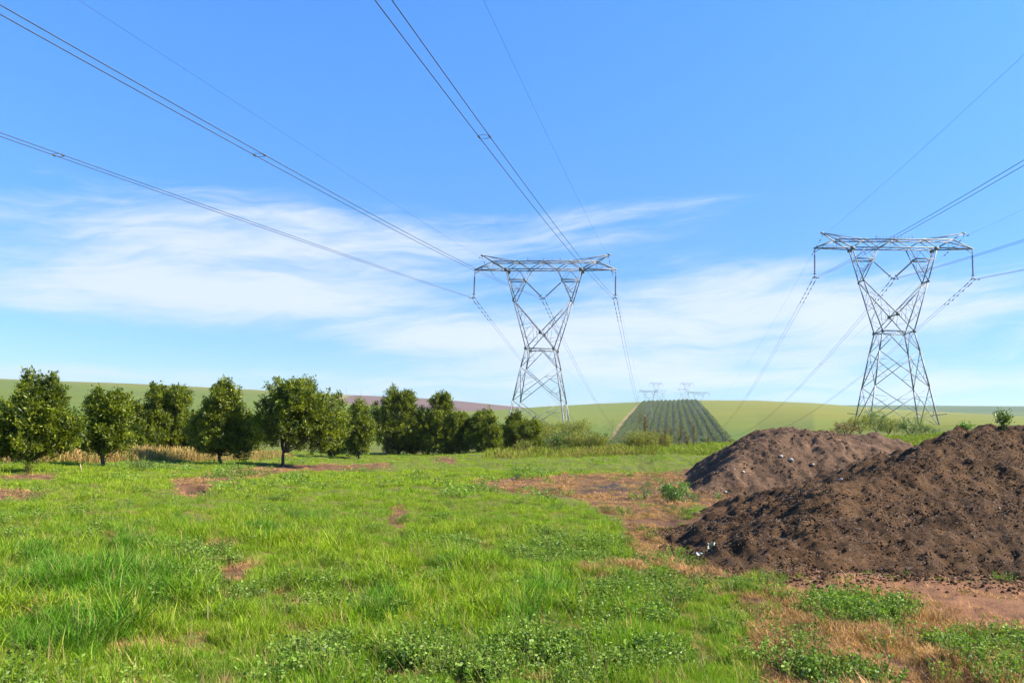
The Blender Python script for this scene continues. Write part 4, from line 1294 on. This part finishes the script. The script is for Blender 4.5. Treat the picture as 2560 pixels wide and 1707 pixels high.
def sheet(name, g, w, h, mat, label, seed, rz=0.0, stand=.0):
    rng = np.random.default_rng(seed); n = 12
    u, v = np.meshgrid(np.linspace(-.5, .5, n), np.linspace(0, 1, n), indexing='ij')
    X = u * w * (1 - .35 * v) + rng.normal(0, w * .025, u.shape); Y = .10 * np.sin(u * 7 + v * 4) * w + v * h * (1 - stand) + rng.normal(0, .006, u.shape)
    Z = v * h * stand + np.abs(np.sin(u * 6 + v * 5 + seed)) * h * .25 + .02
    o = grid_mesh(name, X * 1.3, Y * 1.3, Z * 1.3 + .03, None, mat); o.location = g; o.rotation_euler.z = rz
    sm = o.modifiers.new('thickness', 'SOLIDIFY'); sm.thickness = .004
    tag(o, label, 'plastic scrap', 'plastic litter by the heap'); return o


sheet('plastic_scrap', G(1780, 1396), .15, .15, MAT['plastic_y'], 'crumpled greenish plastic scrap standing in the dry grass', 3, .2, .85)
sheet('plastic_scrap', G(1806, 1404), .16, .11, MAT['plastic_g'], 'folded grey plastic scrap on the bare soil', 5, -.3, .7)
sheet('plastic_scrap', G(1752, 1398), .12, .06, MAT['plastic_g'], 'flat whitish plastic scrap half under dry grass', 8, .4, .35)


# ------------------------------------------------------------------ grass
def tuft(n, rad, l0, l1, w, lean, curl, seed, seg=4, flat=0.0):
    rng = np.random.default_rng(seed); m = MB(); me_h = []
    for i in range(n):
        t, r = rng.uniform(0, 6.28), rad * math.sqrt(rng.random()); b = np.array([math.cos(t) * r, math.sin(t) * r, -.01])
        a = rng.uniform(0, 6.28); L = rng.uniform(l0, l1); le = abs(rng.normal(lean, .25)) + flat; cu = rng.uniform(.3, 1) * curl
        s = np.linspace(0, 1, seg + 1); ang = le + cu * s ** 1.5; ang = np.minimum(ang, 2.1)
        hx = np.concatenate([[0], np.cumsum(np.sin(ang[:-1]) * L / seg)]); hz = np.concatenate([[0], np.cumsum(np.cos(ang[:-1]) * L / seg)])
        P = b + np.stack([np.cos(a) * hx, np.sin(a) * hx, hz], 1); tw = a + rng.uniform(-.9, .9)
        sd_ = np.array([-math.sin(tw), math.cos(tw), 0]); ww = w * rng.uniform(.7, 1.3) * np.array([.75, 1, .9, .6, .08])[:seg + 1] / 2
        V = np.concatenate([P - sd_ * ww[:, None], P + sd_ * ww[:, None]]); k = seg + 1
        F = [(j, k + j, k + j + 1, j + 1) for j in range(seg)]
        m.add(V, F, rng.random()); me_h += list(s) + list(s)
    me = m.mesh('tuft', None)
    at_ = me.attributes.new('h', 'FLOAT', 'POINT'); at_.data.foreach_set('value', np.array(me_h, np.float32))
    return me


def herb(n, rad, hgt, leaf, seed):
    rng = np.random.default_rng(seed); m = MB()
    P, D, L = [], [], []
    for i in range(n):
        t, r = rng.uniform(0, 6.28), rad * math.sqrt(rng.random()); b = np.array([math.cos(t) * r, math.sin(t) * r, 0]); H = hgt * rng.uniform(.4, 1)
        tip = b * 1.25 + np.array([rng.normal(0, .02), rng.normal(0, .02), H]); m.tube([b, lerp(b, tip, .5), tip], [.003, .0025, .0015], 3)
        for q in range(7):
            f = rng.uniform(.25, 1.05); P.append(lerp(b, tip, f)); a = rng.uniform(0, 6.28); D.append((math.cos(a), math.sin(a), rng.uniform(-.1, .7))); L.append(leaf * rng.uniform(.6, 1.2))
    m.leaves(P, D, np.array(L), np.array(L) * .55, RNG.random(len(P)), .15)
    me = m.mesh('herb', MAT['herb']); at_ = me.attributes.new('h', 'FLOAT', 'POINT'); at_.data.foreach_set('value', np.ones(len(me.vertices), np.float32))
    return me


def setm(me, mt): me.materials.append(MAT[mt]); return me


GN = [setm(tuft(40, .13, .05, .17, .0048, .40, 1.1, s), 'grass') for s in range(4)] + [setm(tuft(36, .15, .10, .27, .0066, .45, 1.6, s + 10), 'grass') for s in range(3)]
GF = [setm(tuft(40, .26, .06, .15, .009, .45, 1.0, s + 20, 2), 'grass') for s in range(3)] + [setm(tuft(26, .24, .15, .34, .016, .4, 1.3, s + 30, 3), 'grass') for s in range(2)]
SN = [setm(tuft(44, .11, .04, .14, .0042, .55, 1.2, s + 40, 4, .15), 'straw') for s in range(4)]
SN.append(setm(tuft(5, .06, .22, .46, .0034, .2, .6, 77, 4), 'straw'))
SF = [setm(tuft(30, .26, .06, .16, .011, .6, 1.0, s + 50, 2, .1), 'straw') for s in range(3)]
HB = [herb(18, .13, .15, .028, s) for s in range(4)]
HBF = [herb(16, .26, .18, .055, s + 7) for s in range(2)]


def scatter():
    rng = np.random.default_rng(99)
    X, Y = [], []
    # density per square metre falls with distance: sample r with pdf ~ chosen bands
    half = math.radians(37)
    for r0, r1, n in ((3.6, 7, 14000), (7, 11, 18000), (11, 16, 19000), (16, 23, 24000), (23, 38, 22000), (38, 70, 18000)):
        r = np.sqrt(rng.uniform(r0 ** 2, r1 ** 2, n)); a = rng.uniform(-half, half, n); X.append(r * np.sin(a)); Y.append(r * np.cos(a))
    X, Y = np.concatenate(X), np.concatenate(Y)
    px, py, dry, bare, weed, lush = zones(X, Y)
    r = np.hypot(X, Y); Z = ground_z(X, Y)
    ok = (px > -160) & (px < 2720)
    for fn in (h_big, h_mid, h_small): ok &= fn(X, Y) < -.06
    n = len(X)
    _, _, d2, b2, _, _ = zones(X * (1 + 1.5 / r), Y * (1 + 1.5 / r)); nearopen = np.maximum(d2, b2)
    weed = weed * smooths(-.35, .25, fbm(X * 1.7, Y * 1.7, 83, 3))
    big = fbm(X * .35, Y * .35, 61, 4); mid = fbm(X * 1.3, Y * 1.3, 65, 3); hum = fbm(X * .75, Y * .75, 3, 3)
    q = rng.random(n); far = r > 23
    g, s, h = [], [], []
    for i in range(n):
        if not ok[i]: continue
        rz = rng.uniform(0, 6.28); tx, ty = rng.normal(0, .12), rng.normal(0, .12)
        base = (X[i], Y[i], Z[i])
        if q[i] < bare[i] * (.93 if px[i] > 1800 else .5): continue
        is_dry = rng.random() < (dry[i] * (.86 if weed[i] < .3 else .5) + .05 + .5 * (mid[i] < -.43))
        is_weed = rng.random() < weed[i] * .20 + .02 * (mid[i] > .1)
        sc = np.clip(.90 + .70 * mid[i] + .35 * hum[i], .30, 2.0) * (1 if r[i] < 12 else max(.62, 1 - (r[i] - 12) * .05)) 
        if is_weed:
            t = np.array((.165, .255, .024)) * rng.uniform(.75, 1.3); t = t * .9 + t.mean() * .12; k = rng.integers(4) if not far[i] else rng.integers(2)
            sz = rng.uniform(.8, 1.5); h.append((far[i], (*base, tx, ty, rz, sz, sz, sz, k, *t)))
            if rng.random() < .3: continue
        if not far[i] and rng.random() < .02: s.append((False, (*base, tx, ty, rz, 1, 1, rng.uniform(.7, 1.2), 4, .42, .30, .13)))
        if is_dry:
            if dry[i] > .5 and mid[i] + .6 * hum[i] < -.25 and rng.random() < .75: continue
            t = np.array((.54, .30, .14)) * rng.uniform(.6, 1.2); t = t * (1 - .35 * (rng.random() < .3)); k = rng.integers(4) if not far[i] else rng.integers(3)
            sz = sc * rng.uniform(.7, 1.3); s.append((far[i], (*base, tx, ty, rz, sz, sz, sz * rng.uniform(.6, 1.1), k, *t)))
            continue
        l = lush[i] * 1.1 + .30 * (big[i] > .25) * (mid[i] > 0) > rng.random()
        w = np.clip(.5 + big[i] * .7 + rng.normal(0, .15), 0, 1)
        t = np.array((.150, .262, .013)) * (1 - w) + np.array((.225, .305, .011)) * w
        if l and lush[i] > .3: t = np.array((.105, .225, .014))
        dist = smooths(14, 34, np.array(r[i])); t = t * (1 - dist) + np.array((.235, .330, .012)) * dist
        ydim = smooths(-4, -14, X[i]) if False else 0
        t = t * rng.uniform(.8, 1.2)
        if not far[i]: k = rng.integers(4, 7) if l else rng.integers(4)
        else: k = rng.integers(3, 5) if l and r[i] < 32 else rng.integers(3)
        sz = sc * (.82 if r[i] < 8 else 1) * rng.uniform(.75, 1.25) * (1 - .58 * nearopen[i]); g.append((far[i], (*base, tx, ty, rz, sz, sz, sz, k, *t)))
    pick = lambda L, f: [t for a, t in L if a == f]
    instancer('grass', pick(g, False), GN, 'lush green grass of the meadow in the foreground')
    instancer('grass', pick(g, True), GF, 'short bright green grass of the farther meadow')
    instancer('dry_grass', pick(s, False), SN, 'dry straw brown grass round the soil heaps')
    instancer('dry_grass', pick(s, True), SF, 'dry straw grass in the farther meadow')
    instancer('weeds', pick(h, False), HB, 'low leafy green weeds among the grass')
    instancer('weeds', pick(h, True), HBF, 'low leafy weeds farther back')


scatter()


def strip():
    """tall dry cane grass behind the orchard row, and rough scrubby grass on the field edge"""
    rng = np.random.default_rng(17); P, Q = [], []
    for i in range(4200):
        px = rng.uniform(-60, 720); py = 1164 - 10 * px / 600 + rng.uniform(-8, 0); b = G(px, py) ; q = at(px, py, b.y + rng.uniform(1.6, 8)); z = gz(q.x, q.y)
        k = 2.0 * rng.uniform(.7, 1.2) * (1 if px < 480 else .6); t = np.array((.42, .27, .10) if rng.random() < .75 else (.16, .2, .04)) * rng.uniform(.6, 1.15)
        P.append((q.x, q.y, z, rng.normal(0, .15), rng.normal(0, .15), rng.uniform(0, 6), k, k, k * 3.0, rng.integers(3), *t))
    for i in range(5200):
        px = rng.uniform(1230, 2480); r = rng.uniform(52, 96) if px < 1440 else rng.uniform(52, 74); d = ray(px, 1090); s = r / math.hypot(d[0], d[1]); x, y = d[0] * s, d[1] * s
        z = gz(x, y); k = rng.uniform(.9, 1.9); w = px < 1640
        t = np.array((.22, .245, .03) if w else (.19, .25, .025)) * rng.uniform(.6, 1.15)
        if rng.random() < (.16 if w else .05): t = np.array((.30, .20, .08)) * rng.uniform(.6, 1.1)
        Q.append((x, y, z, rng.normal(0, .1), rng.normal(0, .1), rng.uniform(0, 6), k * 1.4, k * 1.4, k * (2.6 if w else 1.3), rng.integers(3), *t))
    instancer('dry_cane', P, SF, 'tall dry tan cane grass behind the orchard trees')
    instancer('rough_grass', Q, SF, 'rough yellowish grass on the edge of the meadow')


strip()

# ------------------------------------------------------------------ haze
hz = bpy.data.meshes.new('haze')
x0, x1, y0, y1, z0, z1 = -2600, 2600, -300, 4150, -30, 240
hz.from_pydata([(x, y, z) for z in (z0, z1) for y in (y0, y1) for x in (x0, x1)], [], [(0, 2, 3, 1), (4, 5, 7, 6), (0, 1, 5, 4), (2, 6, 7, 3), (0, 4, 6, 2), (1, 3, 7, 5)])
ho = bpy.data.objects.new('haze', hz); COL.objects.link(ho); tag(ho, 'thin blue haze over the far hills', None, None, 'stuff')
m, N, L = newmat('haze')
pv = N.new('ShaderNodeVolumePrincipled'); pv.inputs['Color'].default_value = (.80, .90, 1, 1); pv.inputs['Density'].default_value = .00008; pv.inputs['Anisotropy'].default_value = .2
ou = N.new('ShaderNodeOutputMaterial'); L.new(pv.outputs[0], ou.inputs['Volume'])
hz.materials.append(m)
